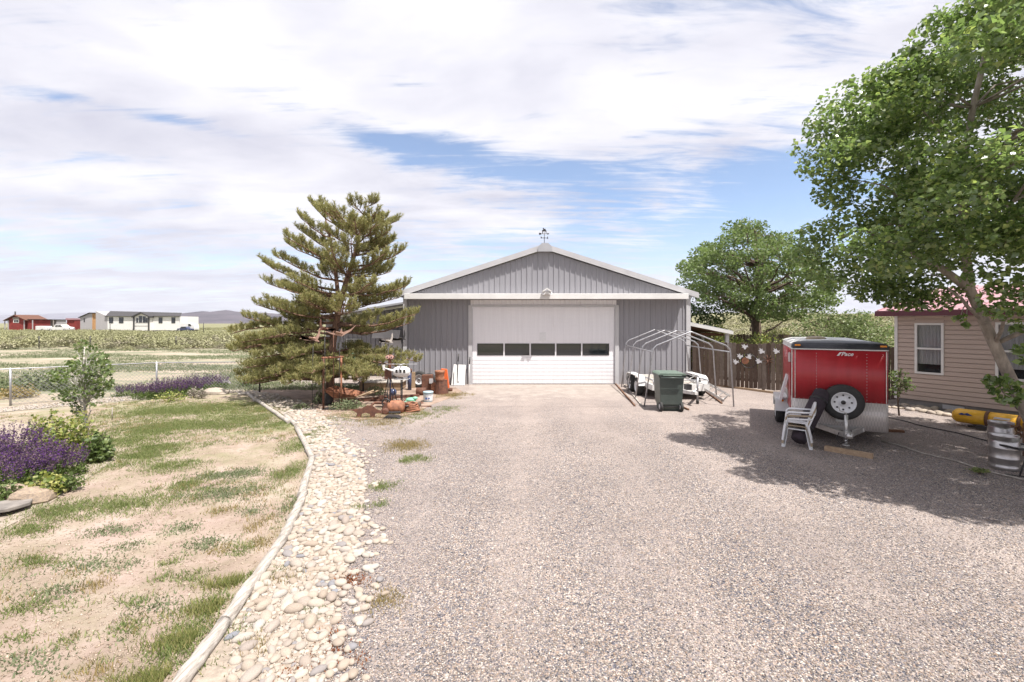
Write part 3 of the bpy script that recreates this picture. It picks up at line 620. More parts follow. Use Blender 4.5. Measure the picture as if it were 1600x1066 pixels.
# ------------------------------------------------------------------ wood fences
def wood_fence(A, B, h, name, lab, seed, board=.14):
    r = random.Random(seed); A = Vector(A); B = Vector(B); d = B-A; ln = d.length; ang = math.atan2(d.y, d.x)
    t = thing(name, lab, 'fence', A, ang)
    n = int(ln/board); x = 0; k = 0; big = MB()
    for i in range(n):
        ww = board-r.choice([.003, .005, .008, .014]); hh = h+r.uniform(-.03, .025); b = MB() if i < 98 else big
        bw = r.uniform(0, .01); x0 = i*board; y_ = r.uniform(0, .006)
        b.prism([(x0, .06), (x0+ww+r.uniform(-.008, .004), .06+r.uniform(-.02, .03)), (x0+ww, hh-.03), (x0+ww-.03, hh), (x0+.03, hh), (x0, hh-.03)], y_, y_+.018)
        if i < 98: b.build('board', M['fencewood'], t)
    if big.v: big.build('board', M['fencewood'], t)
    MB().beam((0, .04, .35), (ln, .04, .35), .038, .09).build('rail', M['fencewood'], t)
    MB().beam((0, .04, h-.3), (ln, .04, h-.3), .038, .09).build('rail', M['fencewood'], t)
    for k in range(int(ln/2.4)+1): MB().bb(k*2.4-.045, k*2.4+.045, .06, .15, 0, h-.05).build('post', M['fencewood'], t)
    return t
wood_fence((7.0, 17.6, 0), (12.3, 13.3, 0), 1.68, 'board_fence', 'dark weathered wood board fence holding the white bird cutouts', 3)
wood_fence((7.6, 23.2, 0), (16.5, 20.6, 0), 1.85, 'board_fence', 'far grey board fence glimpsed beyond the decorated fence', 5)
tag(MB().beam(G(1076, 596, .04), G(1212, 614, .04), .05, .07).build('ground_board', M['tanwood'], origin=G(1140, 606, .04)), 'long thin timber board lying along the foot of the bird fence', 'board')
fd = (Vector((12.3, 13.3, 0))-Vector((7.0, 17.6, 0))).normalized(); fang = math.atan2(fd.y, fd.x); fn = Vector((fd.y, -fd.x, 0))
def on_fence(px, py, off=.04):
    a = (px-800)/F; s = (a*17.6-7.0)/(fd.x-a*fd.y); p = Vector((7.0, 17.6, 0))+fd*s; return Vector((p.x, p.y, CH+(HY-py)*p.y/F))+fn*off
dove = [(-.17, .02), (-.09, .05), (-.12, .17), (-.03, .10), (.02, .17), (.05, .06), (.12, .03), (.19, .08), (.15, -.01), (.18, -.08), (.09, -.05), (.05, -.11), (-.02, -.15), (-.08, -.12), (-.06, -.04)]
doves = [(1164, 542, 'white bird cutout highest on the dark fence, beside the ring top', 20), (1190, 549, 'white bird cutout high on the fence right of the metal ring', -10), (1156.5, 557, 'white bird cutout touching the rusty disc on its left', 15), (1171, 557.5, 'white bird cutout touching the rusty disc on its upper right', 160),
         (1150, 565.5, 'lowest left white bird cutout, left of the rusty disc', 10), (1185.5, 564.5, 'low white bird cutout right of the metal ring', -5), (1213, 549, 'white bird cutout beside the red trailer, rightmost on the fence', 0)]
for px, py, lab, rr in doves:
    c, s = math.cos(R(rr)), math.sin(R(rr)); fl_ = -1 if rr > 90 else 1
    o = MB().prism([((a*c-b*s), (a*s+b*c)*fl_) for a, b in [(p*.62, q*.62) for p, q in dove]], -.012, 0).build('bird_cutout', M['plastic']); o.location = on_fence(px, py); o.rotation_euler = (0, 0, fang)
    tag(o, lab, 'bird ornament', 'white bird cutouts on the fence')
t = thing('metal_ring', 'dark metal ring with a rusty disc hung among the birds', 'wall ornament', on_fence(1170, 564, .03), fang)
MB().tube([(.25*math.cos(a*math.pi/16), -.01, .25*math.sin(a*math.pi/16)) for a in range(33)], .012, 6).build('ring', M['black'], t)
MB().lathe([(.12, -.012), (.12, 0)], (-.10, -.035, .0), 18, 'y').build('disc', M['rustor'], t)
t = thing('star_ornament', 'faint rusty wire figure on the fence between birds and trailer', 'wall ornament', on_fence(1201, 563, .03), fang)
mb = MB()
for a in range(8): mb.tube([(0, -.01, 0), (.17*math.cos(a*math.pi/4+.3), -.01, .2*math.sin(a*math.pi/4+.3))], [.02, .008], 5)
mb.tube([(0, -.01, 0), (0, -.01, -.5)], .008, 5); mb.build('wire_star', M['rust'], t)

# ------------------------------------------------------------------ carport frame
cf = thing('carport_frame', 'bare galvanised pipe carport frame without its cover', 'carport frame', (5.2, 15, 0))
OC = Matrix.Translation((-5.2, -15, 0)); ar = []
for i in range(4):
    t_ = i/3; Y = 17.0+(13.05-17.0)*t_; l0 = 4.09+(3.79-4.09)*t_; l1 = 4.27+(4.05-4.27)*t_; p_ = 5.34+(5.13-5.34)*t_; r1 = 6.5+(6.25-6.5)*t_; r0 = 6.66+(6.36-6.66)*t_
    pts = [(l0, Y, 0), (l1-.02, Y, 1.52), (l1+.0, Y, 1.66), (l1+.1, Y, 1.76), (p_-.06, Y, 2.13), (p_, Y, 2.15), (p_+.06, Y, 2.13), (r1-.12, Y, 1.76), (r1-.01, Y, 1.66), (r1+.02, Y, 1.52), (r0, Y, 0)]
    MB(OC).tube(pts, .021, 8).build('arch', M['galv'], cf); ar.append((l1, p_, r1, Y))
for a, z_ in ((0, 1.57), (1, 2.15), (2, 1.57)): MB(OC).tube([(q[a], q[3], z_) for q in ar], .018, 8).build('rail', M['galv'], cf)
# ------------------------------------------------------------------ wheelie bin
bn = thing('wheelie_bin', 'dark green wheeled trash bin with flat lid in front of the pipe frame', 'trash bin', (4.33, 12.6, 0), R(-4))
mb = MB(); n = 4
lv = [(0, .25, -.17, .24), (.18, .27, -.25, .27), (.19, .285, -.285, .30), (.93, .325, -.34, .36), (.94, .35, -.37, .39), (.99, .35, -.37, .39)]
vs = []
for (z_, hx, y0, y1) in lv: vs += [(-hx, y0, z_), (hx, y0, z_), (hx, y1, z_), (-hx, y1, z_)]
fs = [(i*4+k, i*4+(k+1) % 4, (i+1)*4+(k+1) % 4, (i+1)*4+k) for i in range(len(lv)-1) for k in range(4)]+[(3, 2, 1, 0)]
mb.add(vs, fs); mb.build('body', M['bin'], bn, bevel=.012)
mb = MB(); mb.prism([(-.37, .995), (.37, .995), (.36, 1.02), (.30, 1.055), (-.30, 1.055), (-.36, 1.02)], -.40, .40); mb.box((0, -.405, .99), (.5, .02, .03)); mb.build('lid', M['binlid'], bn, bevel=.012)
MB().tube([(-.3, -.42, .93), (.3, -.42, .93)], .016, 8).build('handle', M['bin'], bn)
for s in (-1, 1):
    wh = MB().lathe([(.06, -.035), (.12, -.035), (.13, -.02), (.13, .02), (.12, .035), (.06, .035)], (s*.27, -.26, .13), 18, 'x').build('wheel', M['rubber'], bn)
    MB().lathe([(.02, -.04), (.07, -.04), (.07, .04), (.02, .04)], (s*.27, -.26, .13), 14, 'x').build('hub', M['trim'], wh)
MB().tube([(-.3, -.26, .13), (.3, -.26, .13)], .012, 6).build('axle', M['black'], bn)

def wheel(parent, c, rr, ww, axis='x', rimm='plastic', out=1, name='wheel', holes=8):
    mb = MB(); mb.lathe([(rr*.60, -ww/2), (rr*.82, -ww/2*1.05), (rr*.96, -ww/2*.85), (rr, -ww/2*.5), (rr, ww/2*.5), (rr*.96, ww/2*.85), (rr*.82, ww/2*1.05), (rr*.60, ww/2)], c, 28, axis, caps=False)
    t_ = mb.build(name, M['rubber'], parent)
    o = out*ww/2; mb = MB(); mb.lathe([(.02, o*.55), (rr*.16, o*.62), (rr*.18, o*.35), (rr*.42, o*.3), (rr*.50, o*.5), (rr*.55, o*.92), (rr*.61, o*1.0), (rr*.61, o*.8)], c, 28, axis, caps=False); rim = mb.build('rim', M[rimm], t_)
    mb = MB()
    for k in range(holes):
        a = 2*math.pi*k/holes; u, v = rr*.40*math.cos(a), rr*.40*math.sin(a); dd = o*.36; cc = Vector(c)
        p = cc+(Vector((dd, u, v)) if axis == 'x' else Vector((u, dd, v))); e = Vector((out*.012, 0, 0)) if axis == 'x' else Vector((0, out*.012, 0))
        mb.tube([p-e, p+e], rr*.05, 8)
    mb.lathe([(.001, o*.70), (rr*.12, o*.66), (rr*.13, o*.3)], c, 14, axis); mb.build('hub', M['black'], t_)
    return t_
# ------------------------------------------------------------------ flatbed utility trailer
ut = thing('utility_trailer', 'low flatbed utility trailer with pale deck parked under the pipe frame', 'utility trailer', (5.25, 15.6, 0), R(1))
MB().bb(-.82, .82, -1.35, 1.5, .40, .46).build('deck', M['log'], ut)
mb = MB()
for s in (-1, 1): mb.bb(s*.86-.04, s*.86+.04, -1.4, 1.55, .30, .47)
mb.bb(-.82, .82, -1.42, -1.353, .28, .50); mb.bb(-.82, .82, 1.503, 1.56, .30, .47); mb.build('frame', M['white'], ut)
mb = MB()
for s in (-1, 1):
    mb.tube([(s*.86, -1.38, .62), (s*.86, 1.5, .62)], .018, 6)
    for yy_ in (-1.38, -.6, .4, 1.5): mb.tube([(s*.86, yy_, .46), (s*.86, yy_, .62)], .016, 6)
mb.tube([(-.86, -1.38, .62), (.86, -1.38, .62)], .018, 6); mb.build('side_rail', M['galv'], ut)
for s in (-1, 1):
    wheel(ut, (s*1.03, -.40, .29), .30, .19, 'x', 'plastic', s, holes=5); wheel(ut, (s*1.03, .42, .29), .30, .19, 'x', 'plastic', s, holes=5)
    mb = MB(); mb.prism([(-.80, .36), (-.72, .60), (-.55, .67), (.55, .67), (.72, .60), (.80, .36), (.77, .36), (.69, .585), (.54, .645), (-.54, .645), (-.69, .585), (-.77, .36)], 0, .24)
    mb.v = [Vector((s*(.91+v.y), v.x, v.z)) for v in mb.v]; mb.build('fender', M['white'], ut)
mb = MB(); mb.beam((-.55, -1.42, .36), (.0, -2.35, .36), .06, .09); mb.beam((.55, -1.42, .36), (.0, -2.35, .36), .06, .09); mb.box((0, -2.42, .38), (.08, .24, .08)); mb.build('tongue', M['white'], ut)
mb = MB(); mb.tube([(.22, -2.1, .08), (.22, -2.1, .78)], .03, 8); mb.tube([(.22, -2.1, .78), (.34, -2.1, .78)], .012, 6); mb.build('jack', M['galv'], ut)
MB().lathe([(.03, -.02), (.07, -.02), (.07, .02), (.03, .02)], (.22, -2.1, .07), 12, 'x').build('jack_wheel', M['rubber'], ut)
MB().box((-.05, -2.05, .50), (.16, .2, .16)).build('winch', M['black'], ut)
# ladder leaning from trailer to the ground
ld_ = thing('ladder', 'aluminium ladder sloping from the flatbed trailer down to the gravel', 'ladder', (0, 0, 0))
A1, A2 = at(1072, 590, 14.6), at(1082, 585, 15.1); B1, B2 = G(1131, 627, .03), G(1141, 619, .03)
ld_.location = B1; OLd = Matrix.Translation(-B1)
MB(OLd).beam(A1, B1, .03, .07).build('stile', M['alu'], ld_); MB(OLd).beam(A2, B2, .03, .07).build('stile', M['alu'], ld_)
for k in range(8): t_ = (k+.6)/8; MB(OLd).tube([A1.lerp(B1, t_), A2.lerp(B2, t_)], .015, 6).build('rung', M['alu'], ld_)
for i, (p, q, lab) in enumerate([((962, 600), (992, 634), 'thin dark pole lying on gravel left of the pipe frame'), ((975, 601), (1003, 634), 'pale pole lying at the foot of the pipe frame'), ((1103, 612), (1128, 630), 'timber strip on the gravel under the ladder'), ((1057, 632), (1076, 640), 'short timber strip on gravel right of the green bin')]):
    tag(MB().beam(G(*p, .03), G(*q, .03), .04, .04).build('ground_pole', M['log' if i == 1 else 'brown'], origin=G(*p)), lab, 'pole')

# ------------------------------------------------------------------ red enclosed trailer
ca = R(-27.5); T0 = Vector((5.881, 9.54, 0)); tr = thing('cargo_trailer', 'red enclosed cargo trailer with diamond plate nose and spare wheel', 'cargo trailer', T0, ca)
W_, LN = 1.6, 3.0
def rbox(mb, z0, z1, r_=.09, inset=0, seg=4, y0=0):
    pts = []
    for cx, cy, a0 in ((r_, y0+r_, 180), (W_-r_, y0+r_, 270), (W_-.02, LN-.02, 0), (.02, LN-.02, 90)):
        rr_ = r_ if cy < 1 else .02
        for k in range(seg+1):
            a = R(a0+90*k/seg); pts.append((cx+(rr_-inset)*math.cos(a), cy+(rr_-inset)*math.sin(a)))
    n = len(pts); vs = [(a, b, z0) for a, b in pts]+[(a, b, z1) for a, b in pts]
    mb.add(vs, [(i, (i+1) % n, (i+1) % n+n, i+n) for i in range(n)]+[tuple(range(n))[::-1], tuple(range(n, 2*n))], True); mb.sm[-2:] = [False, False]; return mb
rbox(MB(), .83, 1.85).build('body', M['red'], tr)
rbox(MB(), .27, .828, inset=-.004).build('gravel_guard', M['diamond'], tr)
rbox(MB(), 1.851, 1.875, inset=-.012).build('trim_strip', M['white'], tr)
mb = MB(); prof = [(.0, 1.876), (.005, 1.94), (.035, 1.99), (.13, 2.015), (.3, 2.03)]
vs = []; n = 9
for (ins, z_) in prof:
    for k in range(4): vs.append([(ins, ins, z_), (W_-ins, ins, z_), (W_-ins, .36, z_), (ins, .36, z_)][k])
fs = [(i*4+k, i*4+(k+1) % 4, (i+1)*4+(k+1) % 4, (i+1)*4+k) for i in range(4) for k in range(4)]+[(16, 17, 18, 19)]
mb.add(vs, fs, True); mb.build('nose_cap', M['capblack'], tr)
mb = MB(); vs = []
for yy_ in (.362, LN):
    for (x_, z_) in ((0, 1.876), (.0, 1.96), (.05, 1.99), (.2, 2.025), (.8, 2.045), (1.4, 2.025), (1.55, 1.99), (1.6, 1.96), (1.6, 1.876)): vs.append((x_, yy_, z_))
mb.add(vs, [(i, i+9, i+10, i+1) for i in range(8)]+[tuple(range(9)), tuple(range(9, 18))[::-1]], False); mb.build('roof', M['white'], tr)
MB().lathe([(.20, 0), (.20, .03), (.16, .06), (.02, .075)], (.55, 1.3, 2.03), 16).build('roof_vent', M['tanplastic'], tr)
for x_ in (.09, 1.51): MB().box((x_, -.012 if x_ < 1 else -.006, 1.945), (.10, .03, .035)).build('marker_light', M['amber'], tr)
mb = MB()
for x_ in (.42, 1.25):
    for k in range(16): mb.ball((x_, -.001, .88+k*.06), .008, 6, 4)
for k in range(20): mb.ball((.04+k*.08, -.001, .845), .005, 6, 4)
mb.build('rivets', M['trim'], tr)
mb = MB(); mb.box((-.004, .10, 1.34), (.02, .05, 1.0)); mb.build('corner_strip', M['alu'], tr)
# side door and left gear
MB().box((-.012, .75, 1.18), (.015, .75, 1.25)).build('side_door', M['red'], tr)
mb = MB()
for x_ in (.045, W_-.045): mb.box((x_, -.0, 1.34), (.012, .012, 1.0))
mb.build('edge_seam', M['alu'], tr)
sd = MB().box((-.03, .4, 1.66), (.03, .12, .2)).build('side_box', M['white'], tr)
mb = MB(); mb.prism([(1.15, .35), (1.15, .62), (1.20, .66), (2.15, .66), (2.2, .62), (2.2, .35), (2.13, .35), (2.1, .57), (1.25, .57), (1.22, .35)], 0, .26)
mb.v = [Vector((-.003-v.y, v.x, v.z)) for v in mb.v]; mb.build('fender', M['white'], tr)
MB().box((-.13, 1.145, .50), (.25, .012, .30)).build('fender_flap', M['plastic'], tr); MB().lathe([(.03, -.01), (.028, 0)], (-.12, 1.13, .60), 12, 'y').build('marker_light', M['amber'], tr)
wheel(tr, (-.14, 1.68, .31), .32, .20, 'x', 'plastic', -1); wheel(tr, (W_+.14, 1.68, .31), .32, .20, 'x', 'plastic', 1)
MB().tube([(-.1, 1.68, .31), (1.7, 1.68, .31)], .035, 8).build('axle', M['black'], tr)
tag(MB().box((-.10, 1.05, .92), (.05, .30, .62), rot=(0, R(14), 0)).build('white_plank_panel', M['plastic']), 'white panel leaning on the red trailer above its wheel fender', 'panel')
bpy.data.objects['white_plank_panel'].matrix_world = Matrix.Translation(T0) @ Matrix.Rotation(ca, 4, 'Z')
# A-frame, coupler, jack
mb = MB(); mb.beam((.40, .1, .30), (.80, -.72, .30), .06, .09); mb.beam((1.22, .1, .30), (.84, -.72, .30), .06, .09); mb.beam((.42, -.03, .30), (1.2, -.03, .30), .05, .08); mb.build('drawbar', M['alu'], tr)
mb = MB(); mb.box((.82, -.78, .33), (.12, .26, .09)); mb.ball((.82, -.92, .33), (.06, .07, .055), 12, 8); mb.build('coupler', M['alu'], tr)
mb = MB(); mb.tube([(.82, -.62, .20), (.82, -.62, .66)], .032, 12); mb.tube([(.82, -.62, .10), (.82, -.62, .22)], .025, 10); mb.lathe([(.06, 0), (.06, .015)], (.82, -.62, .085), 14); mb.tube([(.82, -.62, .66), (.82, -.62, .70), (.72, -.66, .74), (.70, -.66, .82)], .011, 6); mb.build('jack', M['alu'], tr)
MB().tube([(.72, -.6, .33), (.66, -.66, .20), (.72, -.72, .13), (.80, -.8, .20), (.88, -.8, .30), (.9, -.6, .38)], .008, 6).build('safety_chain', M['black'], tr)
sp_ = wheel(tr, (.845, -.12, .83), .35, .19, 'y', 'plastic', -1, name='spare_wheel'); MB().box((.80, -.01, .62), (.12, .05, .4)).build('spare_bracket', M['white'], tr)
# maker's lettering on the nose
def text(s, size, loc, rot, m, parent=None, name='lettering', shear=.3, ext=.002, bold=0.0):
    c = bpy.data.curves.new(name, 'FONT'); c.body = s; c.size = size; c.extrude = ext; c.shear = shear; c.align_x = 'CENTER'; c.offset = bold
    o = bpy.data.objects.new(name, c); COL.objects.link(o); dg = bpy.context.evaluated_depsgraph_get(); me = bpy.data.meshes.new_from_object(o.evaluated_get(dg))
    bpy.data.objects.remove(o); me.materials.clear(); me.materials.append(m); o = bpy.data.objects.new(name, me); COL.objects.link(o); o.location = loc; o.rotation_euler = rot
    if parent: o.parent = parent
    return o
text('Pace', .105, (.93, -.004, 1.745), (R(90), 0, 0), M['plastic'], tr, 'maker_lettering', .35, .002, .002)
MB().prism([(.76, 1.742), (.80, 1.742), (.83, 1.79), (.87, 1.81), (.815, 1.815)], -.004, 0).build('maker_emblem', M['plastic'], tr)
a_, b_ = G(1289, 700, .045), G(1364, 713, .045)
tag(MB().beam(a_, b_, .10, .085).build('timber_block', M['tanwood'], origin=(a_+b_)/2), 'tan timber block under the red trailer jack', 'timber')
# rolled dark bundle
t = thing('rolled_bundle', 'dark rolled bundle with straps leaning on the red trailer nose', 'bundle', G(1247, 688)); p0 = G(1247, 688, .12); p1 = at(1286, 612, 9.22)
OB = Matrix.Translation(-G(1247, 688)); d_ = p1-p0
MB(OB).tube([p0-d_*.02, p0, p0+d_*.1, p0+d_*.5, p1-d_*.04, p1], [.09, .13, .15, .155, .15, .11], 16).build('roll', M['fabric'], t)
for f_ in (.25, .8): MB(OB).tube([p0+d_*(f_-.02), p0+d_*(f_+.02)], .162, 16).build('strap', M['black'], t)
# ------------------------------------------------------------------ stacked plastic chairs
def chair(mname, label, loc, rz, tilt=0):
    c = thing('garden_chair', label, 'chair', loc, rz, rot=(0, tilt, rz)); m = M[mname]; c.scale = (.86, .86, .86)
    mb = MB(); mb.prism([(-.24, .40), (-.22, .43), (.18, .41), (.22, .40), (.22, .38), (.18, .39), (-.22, .405)], -.23, .23); mb.build('seat', m, c, bevel=.008)
    mb = MB()
    for k in range(5):
        y_ = -.17+k*.085; mb.beam((.20, y_, .41), (.33, y_*1.05, .82), .062, .016, up=(1, 0, -.3))
    mb.beam((.20, -.21, .42), (.33, -.22, .78), .05, .03, up=(1, 0, 0)); mb.beam((.20, .21, .42), (.33, .22, .78), .05, .03, up=(1, 0, 0))
    mb.tube([(.325, -.235, .76), (.345, -.17, .83), (.352, 0, .86), (.345, .17, .83), (.325, .235, .76)], .022, 8); mb.build('backrest', m, c)
    for s in (-1, 1):
        MB().beam((-.20, s*.23, .42), (-.26, s*.27, 0), .06, .05).build('leg', m, c); MB().beam((.19, s*.21, .42), (.27, s*.25, 0), .06, .05).build('leg', m, c)
        MB().tube([(-.21, s*.24, .42), (-.20, s*.26, .60), (-.15, s*.265, .64), (.15, s*.255, .65), (.30, s*.23, .66)], [.022, .022, .024, .022, .02], 8).build('armrest', m, c)
    return c
cc = G(1251, 699)
chair('plastic', 'lowest white plastic chair of the stack beside the red trailer', cc+Vector((0, .12, 0)), R(-32))
chair('tanplastic', 'tan plastic chair sandwiched in the white stack by the red trailer', cc+Vector((0, .12, .065)), R(-32))
chair('plastic', 'topmost white plastic chair of the stack beside the red trailer', cc+Vector((0, .12, .13)), R(-32))

# ------------------------------------------------------------------ house on the right
HA = Vector((11.3, 13.4, 0)); hang = math.atan2(-.88, .47); hs = thing('ranch_house', 'tan lap-sided house with burgundy metal roof edge behind the red trailer', 'house', HA, hang)
HL = 11
def lap(mb, x0, x1, z0, z1, st=.125):
    z = z0
    while z < z1-.01:
        zt = min(z+st, z1); zc = max(z+.01, zt-.016); P4 = [(-.02, z), (-.006, zc), (.03, zc), (.03, zt)]; vs_ = []
        for (a_, b_) in [(.03, z)]+P4: vs_ += [(x0, a_, b_), (x1, a_, b_)]
        mb.add(vs_, [(2*i, 2*i+1, 2*i+3, 2*i+2) for i in range(4)]); z += st
wins = [(.456, 1.09, .97, 2.40), (2.09, 3.0, .97, 2.42), (6, 7.2, .97, 2.4)]
mb = MB(); xs = [0]+[v for w_ in wins for v in w_[:2]]+[HL]
for i in range(0, len(xs), 2): lap(mb, xs[i], xs[i+1], .22, 2.72)
for w_ in wins: lap(mb, w_[0], w_[1], .22, w_[2]); lap(mb, w_[0], w_[1], w_[3], 2.72)
mb.bb(0.0, .05, .05, 8, .22, 2.7); mb.bb(HL-.05, HL, .05, 8, .22, 2.7); mb.bb(.05, HL-.05, 7.95, 8, .22, 2.7)
mb.build('wall', M['siding'], hs)
MB().bb(.06, HL-.06, .25, .3, .22, 2.7).build('inner_wall', M['dark'], hs)
MB().bb(.02, HL-.02, .03, 7.9, 0, .215).build('foundation', M['footing'], hs)
MB().bb(-.02, .055, -.035, -.018, .2, 2.72).build('corner_trim', M['white'], hs)
curt = mat('net_curtain', (.75, .76, .78), (.55, .56, .58), 9, .8, stretch=(6, 1, .3))
for w_ in wins[:2]+wins[2:]:
    x0, x1, z0, z1 = w_; mb = MB(); fw = .055; zm = (z0+z1)/2
    for q in ((x0, x1, z0, z0+fw), (x0, x1, z1-fw, z1), (x0, x0+fw, z0+fw, z1-fw), (x1-fw, x1, z0+fw, z1-fw), (x0+fw, x1-fw, zm-.025, zm+.025)): mb.bb(q[0], q[1], -.04, .03, q[2], q[3])
    wn = mb.build('window', M['white'], hs)
    gl = NT('clear_pane'); gl.b.inputs['Base Color'].default_value = (.03, .035, .04, 1); gl.b.inputs['Roughness'].default_value = .03; gl.b.inputs['Alpha'].default_value = .25
    MB().bb(x0+fw, x1-fw, .0, .006, zm+.025, z1-fw).build('pane', gl.m, wn); MB().bb(x0+fw, x1-fw, .0, .006, z0+fw, zm-.025).build('pane', gl.m, wn)
    mb = MB(); k = 0; n_ = 24; vs = []
    for i in range(n_+1): xx_ = x0+fw+(x1-x0-2*fw)*i/n_; yy_ = .045+.015*math.sin(i*1.7); vs += [(xx_, yy_, z0+.28), (xx_, yy_, z1-fw)]
    mb.add(vs, [(2*i, 2*i+2, 2*i+3, 2*i+1) for i in range(n_)], True); mb.build('curtain', curt, wn)
MB().bb(1.05, 1.5, .012, .028, .06, .17).build('vent', M['trim'], hs)
mb = MB()
def yz(mb, poly, x0, x1):
    b = MB(); b.prism(poly, 0, x1-x0); mb.add([(x0+v.y, v.x, v.z) for v in b.v], b.f)
yz(mb, [(-.35, 2.70), (4, 3.55), (8.35, 2.70), (8.35, 2.76), (4, 3.61), (-.35, 2.76)], -.35, HL+.3)
k = -.3
while k < HL+.3: mb.beam((k, -.34, 2.775), (k, 4, 3.625), .03, .03); k += .3
mb.build('roof', M['pinkroof'], hs)
MB().bb(-.36, HL+.3, -.37, -.353, 2.60, 2.75).build('fascia', M['burg'], hs); MB().bb(-.3, HL+.3, -.35, -.016, 2.60, 2.615).build('soffit', M['white'], hs)
mb = MB(); yz(mb, [(-.36, 2.60), (4, 3.44), (8.36, 2.60), (8.36, 2.74), (4, 3.6), (-.36, 2.74)], -.375, -.352); mb.build('gable_trim', M['burg'], hs)
hM = Matrix.Translation(HA) @ Matrix.Rotation(hang, 4, 'Z')
for i in range(170):
    s_ = random.uniform(.05, .11); p = hM @ Vector((random.uniform(.1, 4.6), random.uniform(-.9, -.08), 0)); me = random.choice(SM)
    if i == 0: RM = []; 
    if len(RM) < 6:
        m2 = me.copy(); m2.materials.clear(); m2.materials.append(M['rock']); RM.append(m2)
    o = bpy.data.objects.new('field_stone', random.choice(RM)); COL.objects.link(o); o.location = (p.x, p.y, s_*.4); o.scale = (s_*1.3, s_, s_*.7); o.rotation_euler = (random.uniform(-.3, .3), random.uniform(-.3, .3), random.uniform(0, 6))
    tag(o, 'rough tan field stone in the border along the house foundation', 'stone', 'field stones along the house foundation')
for p, q, lab, r_ in [((1385, 652), (1640, 710), 'black drip hose crossing the gravel below the house', .012), ((1380, 690), (1640, 762), 'thin pale rope-like hose across the shaded gravel near the kegs', .014)]:
    a, b = G(*p, .02), G(*q, .02); pts = [a.lerp(b, i/12)+Vector((math.sin(i*1.3)*.05, math.cos(i*1.9)*.04, 0)) for i in range(13)]
    tag(MB().tube(pts, r_, 6).build('hose', M['black' if r_ < .013 else 'log'], origin=a), lab, 'hose')
tag(MB().beam(G(1366, 671, .03), G(1412, 674, .03), .1, .05).build('plank', M['brown'], origin=G(1390, 672)), 'short dark plank on gravel right of the red trailer', 'plank')

# pontoon
pd = Vector((.47, -.88, 0)).normalized(); pt = thing('pontoon', 'yellow inflatable pontoon with dark straps lying in front of the house', 'pontoon', (10.45, 10.75, 0), math.atan2(pd.y, pd.x))
mb = MB(); cz = .24
segs = [(0, .07), (.02, .12), (.07, .155), (.55, .165), (.62, .17)]
mb.tube([(-.03, 0, cz+.02), (.0, 0, cz+.02), (.06, 0, cz), (.56, 0, cz)], [.05, .12, .16, .17], 20); t1 = mb.build('tube_section', M['yellow'], pt)
MB().tube([(.60, 0, cz), (1.06, 0, cz)], .168, 20).build('tube_section', M['yellow'], pt); MB().tube([(1.10, 0, cz), (2.7, 0, cz+.01), (2.9, 0, cz+.05), (3.0, 0, cz+.08)], [.17, .17, .13, .05], 20).build('tube_section', M['yellow'], pt)
for a in (.58, 1.08): MB().tube([(a-.03, 0, cz), (a+.03, 0, cz)], .174, 20).build('strap', M['brown'], pt)
MB().prism([(.12, cz+.05), (.18, cz+.09), (.22, cz+.07), (.27, cz+.10), (.36, cz+.05), (.28, cz+.04), (.24, cz+.055), (.18, cz+.04)], -.172, -.150).build('side_emblem', M['blue'], pt)
MB().prism([(.70, cz+.05), (.95, cz+.05), (.97, cz+.09), (.72, cz+.09)], -.171, -.150).build('side_patch', M['plastic'], pt)
mb = MB(); mb.tube([(.3, -.2, .06), (.5, -.22, .10), (.8, -.2, .08), (1.0, -.22, .05)], .025, 8); mb.tube([(.4, -.22, .10), (.7, -.26, .04)], .015, 6); mb.box((.55, -.24, .07), (.2, .08, .07)); mb.build('frame_fitting', M['black'], pt)
# kegs
def keg(lab, loc, rr, h):
    k = thing('beer_keg', lab, 'keg', loc, group='steel kegs near the house')
    MB().lathe([(rr*.90, 0), (rr*.97, .01), (rr*.97, h*.12), (rr*.90, h*.16), (rr*.97, h*.22), (rr, h*.33), (rr*1.03, h*.35), (rr, h*.37), (rr, h*.62), (rr*1.03, h*.64), (rr, h*.66), (rr*.97, h*.80), (rr*.88, h*.87), (rr*.3, h*.90)], seg=28).build('shell', M['keg'], k)
    MB().lathe([(rr*.90, h*.86), (rr*.95, h*.87), (rr*.95, h*.985), (rr*.98, h), (rr*.93, h), (rr*.91, h*.98)], seg=28, caps=False).build('top_rim', M['keg'], k)
    MB().lathe([(.035, h*.89), (.035, h*.94), (.02, h*.95)], seg=12).build('valve', M['black'], k)
keg('steel keg nearer the camera, in front of its twin', G(1569, 733), .185, .56); keg('steel keg standing behind the nearer keg, by the yellow pontoon', G(1564, 706), .185, .56)
# dark metal stand at right edge
st = thing('metal_stand', 'dark metal stand with slanted leg beside the nearer keg', 'stand', G(1598, 742))
mb = MB(); mb.beam((-.14, -.05, .42), (.9, -.35, .42), .05, .03); mb.beam((-.14, .35, .42), (.9, .05, .42), .05, .03); mb.beam((-.13, -.05, .42), (-.13, .35, .42), .04, .03); mb.build('top_frame', M['black'], st)
MB().bb(0, .8, -.04, .25, .405, .412).build('shelf', M['alu'], st)
for (a, b) in (((0, -.08, .41), (-.16, -.1, .01)), ((.8, -.32, .41), (.95, -.35, .01)), ((0, .3, .41), (-.14, .3, .01)), ((.8, .1, .41), (.95, .1, .01))): MB().tube([a, b], .011, 6).build('leg', M['black'], st)
MB().tube([(-.30, -.02, .012), (.05, -.22, .012)], .010, 6).build('foot_bar', M['black'], st)
rg = thing('ring_ornament', 'pair of brown rings on a wire above the rear keg', 'ornament', (0, 0, 0)); c_ = at(1591, 670, 8.2); rg.location = (c_.x, c_.y, 0)
mb = MB()
